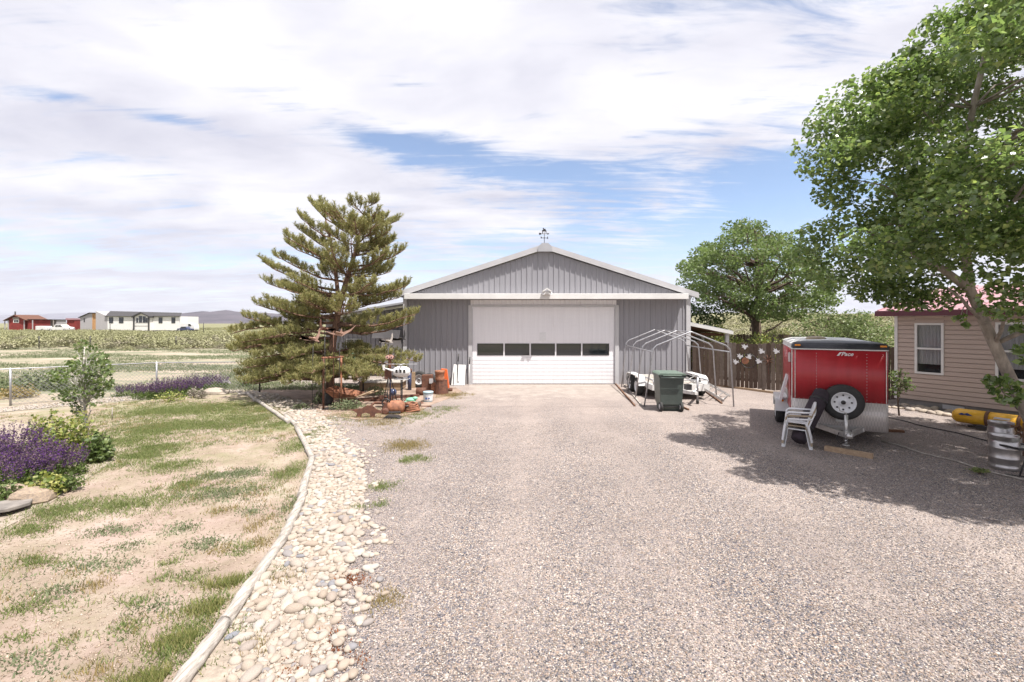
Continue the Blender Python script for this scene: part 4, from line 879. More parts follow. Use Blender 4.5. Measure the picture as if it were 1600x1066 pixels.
for zz_ in (0, -.13): mb.tube([(.055*math.cos(a*math.pi/10), 0, c_.z+zz_+.06*math.sin(a*math.pi/10)) for a in range(21)], .011, 6)
mb.tube([(-.12, 0, c_.z+.05), (-.05, 0, c_.z+.04)], .02, 6); mb.build('rings', M['brown'], rg); MB().tube([(.09, .0, 0), (.09, 0, c_.z+.1)], .01, 6).build('rod', M['brown'], rg)
# ------------------------------------------------------------------ yard ornaments and scrap left of the door
def J(name, lab, cat, px, py, rz=0, z=0, group=None):
    return thing(name, lab, cat, G(px, py)+Vector((0, 0, z)), rz, group)
t = J('white_board', 'white board with a small keyhole leaning on the garage wall beside the door', 'board', 716, 603)
mb = MB(); mb.prism([(-.27, .02), (.25, .02), (.27, .78), (-.20, .80)], -.02, .01); mb.v = [Vector((v.x, v.y+v.z*.28, v.z)) for v in mb.v]; mb.build('panel', M['white'], t, bevel=.004)
mb = MB(); mb.box((.0, .02, .14), (.03, .02, .06)); mb.box((-.17, .02, .3), (.012, .03, .5), rot=(R(-16), 0, 0)); mb.build('seam', M['black'], t)
for px, zt, lab, hd in ((714, 1.18, 'long black handled tool leaning behind the white board', .0), (732, 1.05, 'white and black pole leaning next to the door frame', .05), (724, .72, 'short dark rod leaning between white board and door frame', .02)):
    t = J('leaning_tool', lab, 'tool', px, 603)
    MB().tube([(0, 0, 0), (.03, .22, zt)], .014, 6).build('shaft', M['black' if hd != .05 else 'white'], t)
    MB().tube([(.02, .17, zt*.78), (.035, .23, zt+.03)], .024, 6).build('grip', M['black'], t)
# hub caps, wheels, scrap box
for px, py, s, lab in ((655, 606, .31, 'bare pale wheel rim leaning on the garage wall, left of the rusty pipe'), (671, 606, .27, 'dark tyre with grey rim behind the rusty box')):
    t = J('old_tyre', lab, 'wheel', px, py); wheel(t, (0, 0, s), s, .16, 'y', 'trim' , -1, holes=4)
t = J('rusty_box', 'flat sided rusty steel box between wheel rims and the rusty pipe', 'box', 668, 612)
mb = MB(); mb.bb(-.20, .16, -.05, .25, 0, .58); mb.build('body', M['rust'], t, bevel=.01); MB().bb(.08, .2, -.12, -.052, .30, .46).build('gauge', M['trim'], t)
t = J('rusty_pipe', 'tall rusty steel pipe standing on a rusty ribbed drum', 'pipe', 690, 616)
MB().lathe([(.24, 0), (.23, .04), (.19, .46), (.2, .48)], seg=10, smooth=False).build('drum', M['rust'], t); MB().lathe([(.155, .481), (.16, .5), (.15, .55), (.155, .72), (.17, .74), (.165, .80), (.12, .80)], (-.06, 0, 0), seg=20).build('pipe_top', M['rustor'], t)
t = J('orange_cone_stand', 'bright orange plastic wedge standing behind the rusty pipe', 'wedge', 695, 608)
MB().prism([(-.13, 0.02), (.17, 0.02), (.08, .72), (-.14, .74)], -.03, .10).build('wedge', M['orange'], t, bevel=.015)
t = J('rusty_canister', 'small orange-brown rusty canister in front of the rusty box', 'canister', 679, 615); MB().lathe([(.11, 0), (.12, .02), (.12, .30), (.08, .36), (.04, .38)], seg=16).build('can', M['rustor'], t)
t = J('rusty_kettle', 'low rusty drum lying behind the pale blue bucket', 'drum', 658, 618); MB().lathe([(.1, -.16), (.13, -.15), (.13, .15), (.1, .16)], (0, 0, .13), 16, 'x').build('drum', M['rust'], t)
bk = J('bucket', 'pale blue bucket with white label by the rusty scrap', 'bucket', 669, 628)
MB().lathe([(.125, 0), (.13, .01), (.15, .28), (.158, .285), (.158, .31), (.15, .32), (.02, .325)], seg=22).build('pail', M['paleblue'], bk)
MB().lathe([(.137, .05), (.153, .235)], seg=22, caps=False).build('label_band', M['plastic'], bk)
mb = MB(); mb.box((-.03, -.148, .12), (.06, .012, .05)); mb.box((.05, -.146, .13), (.05, .012, .03)); mb.build('label_mark', M['blue'], bk)
MB().tube([(-.16, 0, .29), (-.12, -.12, .25), (0, -.165, .22), (.12, -.12, .25), (.16, 0, .29)], .005, 5).build('bail', M['galv'], bk)
t = J('timber_post', 'pale timber post stub beside a dark blue pipe', 'post', 646, 607); MB().box((0, 0, .30), (.12, .1, .6)).build('post', M['tanwood'], t)
t = J('blue_pipe', 'dark blue upright pipe with rusty cap left of the pale post', 'pipe', 640, 610); MB().lathe([(.07, 0), (.07, .66)], seg=14).build('pipe', M['navy'], t); MB().lathe([(.09, .66), (.09, .76)], seg=14).build('cap', M['rust'], t)
# wood platform by the shed
t = thing('timber_platform', 'low pale timber platform under the pine beside the garage corner', 'platform', (-4.45, 16.4, 0))
MB().bb(-.95, .5, -.3, .6, .04, .28).build('deck', M['tanwood'], t); MB().bb(-1.0, .55, -.35, .65, .283, .31).build('top', M['log'], t)
tag(MB().beam(G(560, 625, .05), G(655, 618, .05), .09, .09).build('rusty_rail', M['rust'], origin=G(600, 622)), 'long rusty rail lying on the ground behind the ornaments', 'rail')
# helicopter tank ornament
t = J('tank_helicopter', 'white metal tank ornament shaped like a helicopter on a black pole', 'yard ornament', 628, 641)
MB().tube([(0, 0, 0), (0, 0, .88)], .022, 8).build('pole', M['black'], t)
MB().lathe([(.03, -.24), (.10, -.22), (.145, -.12), (.155, 0), (.145, .12), (.10, .2), (.03, .23)], (0, 0, 1.06), 20, 'x').build('cabin', M['white'], t)
mb = MB()
for a in (-.11, .0, .10): mb.box((a, -.147, 1.09), (.055, .03, .085))
mb.build('window', M['dark'], t)
mb = MB(); mb.tube([(-.2, 0, 1.07), (-.48, 0, 1.16)], [.035, .015], 8); mb.prism([(-.52, 1.10), (-.46, 1.10), (-.47, 1.26), (-.54, 1.24)], -.006, .006); mb.build('tail', M['white'], t)
mb = MB(); mb.tube([(0, 0, 1.18), (0, 0, 1.27)], .014, 6); mb.box((0, 0, 1.27), (.84, .04, .008)); mb.box((0, 0, 1.262), (.04, .5, .007)); mb.build('rotor', M['trim'], t)
mb = MB()
for s in (-1, 1): mb.tube([(-.2, s*.1, .86), (.2, s*.1, .86)], .012, 6); mb.tube([(-.1, s*.1, .86), (-.1, s*.06, .95)], .008, 5); mb.tube([(.1, s*.1, .86), (.1, s*.06, .95)], .008, 5)
mb.build('skid', M['trim'], t)
# tripod stand with scrap face
t = J('scrap_face_stand', 'black tripod with a rusty two-eyed scrap face on top', 'yard ornament', 608, 640)
for a in (0, 2.1, 4.2): MB().tube([(.0, 0, 1.05), (.27*math.cos(a+2.6), .27*math.sin(a+2.6), 0)], .012, 6).build('leg', M['black'], t)
MB().tube([(.03, 0, .2), (.03, 0, 1.4)], .022, 8).build('post', M['navy'], t); MB().box((-.03, 0, .98), (.17, .1, .28)).build('box', M['rust'], t)
MB().tube([(.02, 0, 1.12), (.02, 0, 1.38)], .04, 8).build('neck', M['rustor'], t)
MB().ball((.03, 0, 1.45), (.12, .08, .08), 14, 8).build('head', M['rust'], t)
for s in (-1, 1):
    e = MB().lathe([(.05, -.02), (.05, .02)], (.03+s*.055, -.07, 1.46), 14, 'y').build('eye', M['pink'], t); MB().lathe([(.02, -.01), (.02, .0)], (.03+s*.055, -.095, 1.46), 10, 'y').build('pupil', M['black'], e)
t = J('gazing_ball', 'shiny dark blue ball on a thin stake among the scrap', 'gazing ball', 614, 632); MB().ball((0, 0, .36), .11).build('ball', M['navy'], t); MB().tube([(0, 0, 0), (0, 0, .27)], .012, 6).build('stake', M['black'], t)
t = J('gas_cylinder', 'orange rusty gas cylinder lying on its side at the front of the scrap', 'gas cylinder', 619, 646, R(8))
MB().lathe([(.06, -.24), (.14, -.21), (.175, -.12), (.18, 0), (.175, .12), (.14, .2), (.05, .23)], (0, 0, .17), 20, 'x').build('tank', M['rustor'], t); MB().tube([(.22, 0, .17), (.33, 0, .19)], .03, 8).build('valve', M['black'], t); MB().box((-.02, -.11, .05), (.3, .16, .1), rot=(R(25), 0, 0)).build('cradle', M['black'], t)
t = J('rusty_wire_coil', 'rusty brown coil of thick wire right of the orange cylinder', 'coil', 643, 644)
mb = MB(); 
for k in range(5):
    mb.tube([(.22*math.cos(a*math.pi/8)*(1-.08*k), .13*math.sin(a*math.pi/8), .05+k*.045+.02*math.sin(a+k)) for a in range(17)], .024, 6)
mb.build('coil', M['rustor'], t)
t = J('rusty_gear', 'rusty wheel and lever leaning left of the orange cylinder', 'machine part', 603, 647)
MB().tube([(.10*math.cos(a*math.pi/8), 0, .30+.10*math.sin(a*math.pi/8)) for a in range(17)], .02, 6).build('hand_wheel', M['black'], t); MB().prism([(-.16, .02), (.02, .05), (.06, .28), (-.02, .30)], -.03, .03).build('arm', M['rust'], t)
MB().lathe([(.05, -.06), (.09, -.04), (.09, .04), (.05, .06)], (.02, -.12, .09), 14, 'y').build('pulley', M['rust'], t)
t = J('black_scrap_plate', 'flat black scrap plate lying in front of the orange cylinder', 'scrap', 612, 654); MB().prism([(-.22, .01), (.24, .01), (.15, .07), (-.10, .09)], -.12, .14).build('plate', M['black'], t, bevel=.01)
t = J('green_frog', 'mint green frog-like ornament lying behind the rusty coil', 'ornament', 642, 630)
mb = MB(); mb.ball((0, 0, .10), (.16, .12, .07)); mb.ball((.13, -.02, .15), (.08, .07, .05)); mb.tube([(-.1, -.08, .06), (-.24, -.14, .02)], [.03, .02], 6); mb.tube([(.1, -.08, .06), (.22, -.14, .02)], [.03, .02], 6); mb.build('body', M['mint'], t)
t = J('dark_log_chunk', 'dark weathered log chunk under the green ornament', 'log', 642, 636); MB().tube([(-.3, 0, .07), (-.1, .01, .08), (.28, 0, .07)], [.06, .08, .07], 10).build('chunk', M['bark'], t)
t = J('rusty_animal', 'rusty cut-out metal animal figure standing on the gravel edge', 'yard ornament', 575, 653)
mb = MB(); mb.prism([(-.52, .20), (-.30, .22), (-.16, .24), (-.02, .32), (.12, .30), (.22, .22), (.34, .17), (.36, .12), (.24, .12), (.18, .10), (.17, 0), (.06, 0), (.05, .10), (-.06, .13), (-.16, .10), (-.18, .01), (-.30, .01), (-.27, .12), (-.38, .18)], -.015, .015)
mb.build('cutout', M['rust'], t); MB().beam((-.35, -.02, .01), (.6, -.04, .01), .06, .015).build('base', M['rust'], t)
# tall frame and wheelbarrow
t = J('rusty_pipe_arch', 'tall narrow rusty pipe frame standing under the pine', 'frame', 511, 641)
for x_, y_ in ((-.10, 0), (.26, .35)): MB().tube([(x_, y_, 0), (x_, y_, 1.42)], .028, 8).build('post', M['rustor'] if x_ > 0 else M['rust'], t)
MB().tube([(-.14, -.03, 1.44), (.30, .40, 1.44)], .03, 8).build('top_bar', M['rustor'], t); MB().bb(-.13, .25, -.05, .3, .0, .03).build('foot_plate', M['black'], t)
MB().tube([(.1, .2, 0), (.1, .2, 2.2)], .010, 6).build('thin_rod', M['rust'], t)
t = J('wheelbarrow', 'rusty wheelbarrow tilted with one pale handle under the pine', 'wheelbarrow', 538, 634, R(-6))
mb = MB(); top = [(-.46, -.34, .50), (.5, -.30, .33), (.5, .30, .36), (-.46, .34, .53)]; bot = [(-.22, -.2, .24), (.28, -.18, .20), (.28, .18, .20), (-.22, .2, .24)]; e = .012
vs = [Vector(p) for p in top+bot]; inn = [Vector((p.x*.97, p.y*.96, p.z)) for p in vs[:4]]+[Vector((p.x*.94, p.y*.93, p.z+e)) for p in vs[4:]]
mb.add(vs+inn, [(0, 1, 5, 4), (1, 2, 6, 5), (2, 3, 7, 6), (3, 0, 4, 7), (4, 5, 6, 7), (8, 12, 13, 9), (9, 13, 14, 10), (10, 14, 15, 11), (11, 15, 12, 8), (12, 15, 14, 13), (0, 8, 9, 1), (1, 9, 10, 2), (2, 10, 11, 3), (3, 11, 8, 0)])
mb.build('tray', M['rustor'], t)
MB().tube([(-.2, -.2, .22), (.5, -.25, .30), (1.0, -.27, .50)], .02, 8).build('handle', M['tanwood'], t); MB().tube([(-.2, .2, .22), (.5, .25, .28), (.95, .27, .42)], .02, 8).build('handle', M['tanwood'], t)
wh = MB().lathe([(.10, -.04), (.17, -.035), (.18, 0), (.17, .035), (.10, .04)], (-.52, 0, .18), 18, 'y').build('wheel', M['rubber'], t)
MB().lathe([(.02, -.03), (.1, -.02), (.1, .02), (.02, .03)], (-.52, 0, .18), 14, 'y').build('rim', M['rust'], wh)
mb = MB(); mb.tube([(.2, -.18, .2), (.3, -.2, .0), (.3, .2, .0), (.2, .18, .2)], .014, 6); mb.build('stand', M['rust'], t)
# metal birds on rods
def bird(lab, px, py, Y, gy, m, fl=1, ang=0, sc=1.0, kind=0):
    p = at(px, py, Y); t = thing('rod_bird', lab, 'yard ornament', (p.x, Y, 0)); z = p.z
    prof = [(-.34, .10), (-.31, .02), (-.36, -.01), (-.26, -.01), (-.12, -.02), (0, .0), (.10, .04), (.16, .14), (.18, .26), (.22, .30), (.22, .18), (.20, .06), (.15, -.03), (.20, -.10), (.08, -.07), (-.08, -.06), (-.22, -.04), (-.30, .0)]
    if kind == 1: prof = [(-.38, .07), (-.22, .02), (-.08, -.01), (.02, .03), (.06, .12), (.08, .02), (.28, .10), (.44, .22), (.30, .06), (.14, -.03), (.07, -.08), (-.08, -.05), (-.22, -.01)]
    c, s = math.cos(ang), math.sin(ang)
    MB().prism([((a*c-b*s)*fl*sc, z+(a*s+b*c)*sc) for a, b in prof], -.008, .008).build('bird_figure', m, t)
    mb = MB(); mb.add([(-.10*sc, 0, z-.02), (.1*sc, 0, z-.02), (.05*sc, -.14*sc, z+.03*sc), (-.02*sc, -.17*sc, z+.04*sc)], [(0, 1, 2, 3)]); mb.add([(-.10*sc, 0.004, z-.02), (.1*sc, 0.004, z-.02), (.05*sc, .14*sc, z+.03*sc), (-.02*sc, .17*sc, z+.04*sc)], [(0, 1, 2, 3)]); mb.add([(0, .01, z-.03), (.02, .01, z-.03), (.01, .02, z-.06)], [(0, 1, 2)])
    o = mb.build('wing', m, t); sm_ = o.modifiers.new('solid', 'SOLIDIFY'); sm_.thickness = .012
    MB().tube([(0, 0, 0), (.0, 0, z*.5), (.02*fl, .02, z-.04)], .008, 6).build('rod', M['black'], t)
birdm = mat('tan_metal', (.42, .27, .21), (.30, .18, .14), 6, .6); wb = mat('pale_metal_bird', (.55, .50, .45), (.4, .35, .32), 6, .6)
bird('tan metal flying bird ornament, leftmost at the pine, wings raised', 488, 529, 12.6, 0, birdm)
bird('tan metal flying bird ornament in the centre of the pine, wing to the right', 530, 521, 12.6, 0, birdm, 1, 0, 1.1, 1)
bird('dark brown metal bird ornament high against the pine trunk', 508, 514, 12.4, 0, M['rust'], -1, .2, .8)
bird('pale metal flying bird ornament left of the garage corner', 606, 533, 13.6, 0, wb, 1, .1, .75)
bird('black metal flying bird ornament directly at the garage corner', 626, 529, 13.7, 0, M['black'], 1, .2, .75)
# more scrap
scr = [('rusty_bar', 'short rusty bar lying across the soil right of the wheelbarrow', 'bar', 582, 628, lambda: MB().beam((-.4, 0, .03), (.4, .1, .05), .05)), ('rusty_spring', 'rusty coil spring lying left of the green ornament', 'spring', 630, 630, lambda: MB().tube([(.3*(i/40)-.15, .05*math.cos(i*.9), .06+.05*math.sin(i*.9)) for i in range(41)], .009, 5)),
 ('rusty_disc', 'rusty plough disc leaning behind the orange cylinder', 'disc', 622, 638, lambda: MB(Euler((R(60), 0, .4)).to_matrix().to_4x4()).lathe([(.02, .09), (.14, .05), (.19, .12)], seg=18)), ('rusty_plough', 'rusty ploughshare with curved beam behind the metal animal', 'plough', 592, 643, lambda: MB().tube([(-.4, 0, .04), (-.1, 0, .25), (.2, 0, .22), (.35, 0, .03)], [.025, .03, .03, .05], 8)),
 ('rusty_angle_iron', 'rusty angle iron lying in front of the blue bucket', 'scrap', 655, 636, lambda: MB().beam((-.35, .05, .02), (.35, -.05, .02), .05, .03)), ('rusty_chain', 'small heap of rusty chain between bucket and coil', 'chain', 656, 631, lambda: MB().tube([(.12*math.cos(i*.8)*(1-i/60), .1*math.sin(i*.8)*(1-i/60), .015+.001*i) for i in range(41)], .012, 5)),
 ('rusty_can', 'small rusty can lying on gravel by the ribbed drum', 'can', 703, 612, lambda: MB().lathe([(.06, -.08), (.065, 0), (.06, .08)], (0, 0, .07), 14, 'x')), ('rusty_hinge_plate', 'flat rusty plate on the soil behind the gazing ball', 'plate', 604, 626, lambda: MB().prism([(-.25, .01), (.2, .01), (.15, .12), (-.2, .16)], -.1, .1)),
 ('rusty_hook', 'rusty hooked rod on the ground left of the tripod', 'rod', 594, 633, lambda: MB().tube([(-.3, 0, .02), (.1, .05, .03), (.2, .02, .15), (.1, 0, .2)], .014, 6))]
for nm_, lab, ct, px, py, f_ in scr: o = f_().build(nm_, M['rust']); o.location = G(px, py); o.rotation_euler = (0, 0, random.uniform(-.5, .5)); tag(o, lab, ct)
# log edging
lg = [((258, 1100), (350, 975), .054), ((352, 972), (441, 842), .052), ((441, 844), (476, 770), .052), ((470, 774), (488, 716), .05), ((488, 716), (464, 668), .05), ((462, 664), (446, 650), .05), ((452, 660), (402, 626), .05), ((400, 626), (386, 614), .045), ((372, 616), (392, 615), .045)]
lbl = ['thickest pale edging log, nearest the camera', 'long pale edging log with flat end, second from the camera', 'pale edging log beside the middle of the stones', 'pale edging log ending at the outer bend', 'pale edging log just beyond the outer bend', 'short stub of edging log between two longer ones', 'thin pale edging log next to the far green grass', 'far short edging log by the pine shade', 'small log stub in the pine shade']
for (a, b, r_), lab in zip(lg, lbl):
    A = G(*a, r_*.8); B = G(*b, r_*.8); n = 9; mb = MB(); pts = [A.lerp(B, i/n)+Vector((random.uniform(-.008, .008), 0, random.uniform(-.004, .006))) for i in range(n+1)]
    mb.tube(pts, [r_*random.uniform(.92, 1.06) for _ in range(n+1)], 14); tag(mb.build('edging_log', M['log'], origin=A), lab, 'log', 'edging logs along the lawn')
# chain link fence
fp = [Vector((-22, 6.5, 0)), Vector((-14.55, 13.2, 0)), Vector((-11.95, 15.3, 0)), Vector((-8.65, 15.6, 0)), Vector((-5.2, 15.9, 0))]
fe = thing('chain_link_fence', 'galvanised chain link fence along the far side of the lawn', 'fence', (-14.3, 13, 0)); OF = Matrix.Translation((14.3, -13, 0))
for i, p in enumerate(fp): MB(OF).tube([p, p+Vector((0, 0, 1.1))], .026, 10).build('post', M['galv' if i < 3 else 'black'], fe)
MB(OF).tube([p+Vector((0, 0, 1.07)) for p in fp], .015, 8).build('top_rail', M['galv'], fe)
mb = MB(OF); st_ = .11
for a, b in zip(fp[1:3], fp[2:4]):
    d = (b-a); ln = d.length; d.normalize(); k = -1.04
    while k < ln:
        for s in (1, -1):
            x0, z0, x1, z1 = (k, .03, k+1.02, 1.05)
            if x0 < 0: z0 += -x0; x0 = 0
            if x1 > ln: z1 -= (x1-ln); x1 = ln
            if s < 0: z0, z1 = 1.08-z0, 1.08-z1
            if x1-x0 > .05: mb.beam(a+d*x0+Vector((0, 0, z0)), a+d*x1+Vector((0, 0, z1)), .0055)
        k += st_
mb.build('wire_mesh', M['galv'], fe)
t = J('plant_stake', 'thin pale stake standing in the grass right of the sapling', 'stake', 175, 657); MB().tube([(0, 0, 0), (.01, 0, .32)], .011, 6).build('stake', M['log'], t)
t = J('cinder_block', 'tilted pale concrete block with two holes beyond the salvia', 'concrete block', 338, 601)
mb = MB()
for q in ((-.2, .2, 0, .03), (-.2, .2, .17, .2), (-.2, -.17, .03, .17), (-.015, .015, .03, .17), (.17, .2, .03, .17)): mb.bb(q[0], q[1], -.1, .1, q[2], q[3])
mb.build('block', M['concrete'], t); t.rotation_euler = (0, R(-35), 0); t.location.z = .12; MB().bb(-.17, .17, -.05, .098, .03, .17).build('hollow', M['dark'], t)
def rockobj(px, py, s, lab, m='rock', flat=.5, rz=0, cut=0):
    me = random.choice(SM).copy(); me.materials.clear(); me.materials.append(M[m]); r_ = random.Random(int(px*7+py)); 
    bm_ = [v for v in me.vertices]
    for v in bm_: v.co = v.co*(1+r_.uniform(-.09, .09)); v.co.z = min(v.co.z, .62) if cut else v.co.z
    me.polygons.foreach_set('use_smooth', [False]*len(me.polygons))
    o = bpy.data.objects.new('rock', me); COL.objects.link(o); p = G(px, py); o.location = (p.x, p.y, s[2]*.35); o.scale = s; o.rotation_euler = (.05, .06, rz); return tag(o, lab, 'rock')
rockobj(352, 602, (.22, .15, .16), 'small pale rock beside the tilted concrete block', 'river')
rockobj(338, 616, (.45, .28, .16), 'large low white rock in the fence border', 'river')
M['slabtan'] = mat('tan_stone', (.33, .25, .18), (.19, .15, .12), 7, .9, bump=.6, bscale=14)
M['slab'] = mat('slab_stone', (.23, .205, .185), (.14, .125, .115), 6, .9, bump=.6, bscale=14)
o = MB().prism([(-.5, -.1), (-.1, -.24), (.30, -.2), (.42, -.02), (.30, .16), (.02, .22), (-.4, .2)], 0, .06).build('slab_rock', M['slab'], bevel=.012); o.rotation_euler = (R(87), R(-2), R(15)); o.scale = (.8, .8, 1.1); p = G(-6, 803); o.location = (p.x, p.y, .05); tag(o, 'flat grey slab rock at the left picture edge', 'rock')
rockobj(50, 785, (.26, .17, .15), 'tan lichen-stained rock below the purple salvia', 'slabtan', 1, .2)
rockobj(12, 780, (.3, .16, .15), 'tan rock behind the flat grey slab', 'slabtan', 1, .4)
rockobj(22, 708, (.2, .14, .16), 'grey rock poking out between two salvia clumps', 'slab', 1, .1)
# ================================================================== TREES
def needles(name, C, A, m, parent, per=38, ln=.09, rad=.055, wd=.0075):
    n = len(C); C = np.repeat(C, per, 0); A = np.repeat(A, per, 0); N_ = n*per
    t_ = rng.uniform(-.10, .10, N_)[:, None]; u = unit(N_); u = u-A*(u*A).sum(1)[:, None]; u /= np.linalg.norm(u, axis=1)[:, None]
    b = C+A*t_; d = A*.75+u*.8; d /= np.linalg.norm(d, axis=1)[:, None]; sd = np.cross(d, unit(N_)); sd /= np.linalg.norm(sd, axis=1)[:, None]
    L_ = (ln*rng.uniform(.7, 1.25, N_))[:, None]; V = np.empty((N_, 3, 3)); V[:, 0] = b-sd*wd; V[:, 1] = b+sd*wd; V[:, 2] = b+d*L_
    k = np.arange(N_)*3; return npmesh(name, V.reshape(-1, 3), np.stack([k, k+1, k+2], 1), m, parent)
def pine():
    Y0 = 14.6; P0 = Vector((-5.85, Y0, 0)); t = thing('pine_tree', 'tall open-crowned pine with reddish trunk left of the garage', 'tree', P0); O = Matrix.Translation(-P0)
    r_ = random.Random(11)
    tp = [(-5.85, 0), (-5.82, .8), (-5.75, 1.8), (-5.55, 2.9), (-5.30, 3.8), (-5.05, 4.6), (-4.85, 5.4), (-4.68, 6.2)]
    tr_ = [Vector((x_, Y0, z_)) for x_, z_ in tp]; mb = MB(O); mb.tube(tr_, [.145, .125, .11, .095, .078, .058, .038, .016], 10)
    sub = [tr_[3], Vector((-5.65, Y0+.1, 3.6)), Vector((-5.75, Y0+.1, 4.6)), Vector((-5.95, Y0+.05, 5.5)), Vector((-6.05, Y0, 6.05))]; mb.tube(sub, [.08, .07, .05, .03, .012], 8)
    def tx(z_): return Vector((float(np.interp(z_, [q[1] for q in tp], [q[0] for q in tp])), Y0, z_))
    Ls = [(0.5, 3.0), (1.0, 3.0), (1.6, 2.9), (2.2, 2.7), (2.9, 2.5), (3.5, 2.35), (4.0, 2.2), (4.5, 2.0), (5.0, 1.75), (5.6, 1.45), (6.0, 1.0)]
    br = []
    for px, py, dy in [(471, 342, 0), (474, 362, .4), (450, 381, -.3), (412, 409, .1), (418, 443, -.4), (403, 477, .3), (386, 496, -.2), (364, 521, .3), (366, 549, -.3), (376, 588, -.5), (400, 600, -.9), (489, 321, .1), (505, 320, .3),
                       (585, 317, 0), (600, 342, .3), (606, 362, -.3), (611, 379, .4), (628, 392, -.1), (607, 426, .5), (634, 447, -.2), (621, 466, .4), (647, 492, -.4), (640, 505, .1), (651, 565, -.3), (630, 575, -1.0), (596, 588, -1.3), (560, 590, -1.9), (450, 600, -1.9), (500, 600, -2.1), (420, 470, 1.0), (440, 450, -1.0), (385, 575, -1.0), (400, 560, -1.5), (430, 585, -1.7), (470, 595, -2.0), (380, 535, -.9), (395, 600, -.3), (455, 560, -1.9)]:
        p = at(px, py, Y0+dy); br.append(p)
    for z_ in (.8, 1.05, 1.4, 1.75, 2.15, 2.5, 2.85, 3.2, 3.75, 4.2, 4.65, 5.1, 5.5, 5.85):
        n_ = 6 if z_ < 3.3 else 5
        a0 = r_.uniform(0, 6.28)
        for k in range(n_):
            a = a0+6.283*k/n_+r_.uniform(-.25, .25); l_ = float(np.interp(z_, [q[0] for q in Ls], [q[1] for q in Ls]))*r_.uniform(.5, 1.04); c = tx(z_)
            if 1.2 < z_ < 2.6 and math.cos(a) > -.5 and (math.sin(a) < -.3 or r_.random() < .35): continue
            p = c+Vector((math.cos(a)*l_*(1 if math.cos(a) < 0 else .74), math.sin(a)*l_*.95, l_*.02+r_.uniform(-.28, .32))); p.z = max(.28, p.z); br.append(p)
    C = []; A = []
    for p in br:
        h = max(.45, p.z-(-.05 if p.z < 2.2 else (.10 if p.z < 4.3 else .30))*(p-tx(p.z)).length-.05); c = tx(h)
        if p.z > 3.9 and p.x < -5.75 and p.y > Y0-.2: c = Vector((-5.72, Y0+.1, min(h, 5.6)))
        ln = (p-c).length; pts = []
        for i in range(7):
            t_ = i/6; q = c.lerp(p, t_); q.z += ln*math.sin(math.pi*t_)*(-.07 if p.z > 2.2 else .05); q += Vector((r_.uniform(-.03, .03), r_.uniform(-.05, .05), r_.uniform(-.02, .02)))*ln*.6*(0 < i < 6); pts.append(q)
        mb.tube(pts, [.012+.016*ln*(1-i/6)**1.1 for i in range(7)], 6)
        nt_ = int(5+ln*6)
        for k in range(nt_+1):
            t_ = .22+.78*k/nt_; f = t_*6; i = min(5, int(f)); q = pts[i].lerp(pts[i+1], f-i); ax = (pts[i+1]-pts[i]).normalized()
            side = Vector((-ax.y, ax.x, 0)).normalized()*(1 if k % 2 else -1); tl = (.14+.34*(1-t_)+.10)*r_.uniform(.6, 1.25)*(1 if ln > 1 else .7)
            if k == nt_: side = Vector((0, 0, 0)); tl = .12
            dd = (side*.8+ax*.65+Vector((0, 0, r_.uniform(.05, .4)))).normalized(); e = q+dd*tl; mb.tube([q, q.lerp(e, .5)+Vector((0, 0, -.02)), e], [.009, .007, .004], 4, caps=False)
            m_ = max(1, int(tl/.10))
            for j in range(m_+1):
                if t_ < .5 and r_.random() < .6: continue
                cc = q+dd*(tl*(.35+.65*j/max(1, m_))); up = (dd*.5+Vector((r_.uniform(-.3, .3), r_.uniform(-.3, .3), r_.uniform(.8, 1.5)))).normalized()
                C.append(cc-P0+up*.08); A.append(up)
                if r_.random() < .6: u2 = (up+Vector((r_.uniform(-.6, .6), r_.uniform(-.6, .6), 0))).normalized(); C.append(cc-P0+u2*.12); A.append(u2)
    mb.build('trunk', M['pinebark'], t)
    needles('crown', np.array([tuple(c) for c in C]), np.array([tuple(a) for a in A]), M['needle'], t); print('pine clumps', len(C))
pine()
def broad(name, lab, base, clumps, m, bark, lsize, per, r_trunk, forks, cat='tree', cr=(.5, .5, .4), seed=1, up=.5, group=None, inner=.25, lr=.014, lim=.6):
    P0 = Vector(base); t = thing(name, lab, cat, P0, group=group); O = Matrix.Translation(-P0); mb = MB(O); r_ = random.Random(seed)
    main = [Vector(f) for f in forks]; n = len(main); rad = [r_trunk*(1-.72*i/(n-1)) for i in range(n)]; mb.tube(main, rad, 12)
    pts = []
    for i, c in enumerate(clumps):
        c = Vector(c); best = min(range(1, n), key=lambda k: (main[k]-c).length+max(0, main[k].z-c.z+.3)*2); s_ = main[best]
        pts.append(shell(tuple(c-P0), tuple(x_*(sc0 := r_.uniform(.7, 1.25)) for x_ in cr), int((per if not callable(per) else per(c))*sc0**2), inner))
        ln = (c-s_).length
        if r_.random() > lim: continue
        L_ = limb(mb, s_, c, min(rad[best]*.45, lr+.02*ln), lr*.5, .06, 6, 5, .06)
        for k in (2, 3, 4):
            for _ in range(2):
                e = L_[k]+Vector((r_.uniform(-1, 1), r_.uniform(-1, 1), r_.uniform(-.5, 1))).normalized()*cr[0]*.9; mb.tube([L_[k], L_[k].lerp(e, .5)+Vector((0, 0, .03)), e], [lr*.7, lr*.5, lr*.3], 4, caps=False)
    mb.build('trunk', M[bark], t); P_ = np.concatenate(pts); leaves('crown', P_, lsize, M[m], t, up); print(name, len(P_)); return t
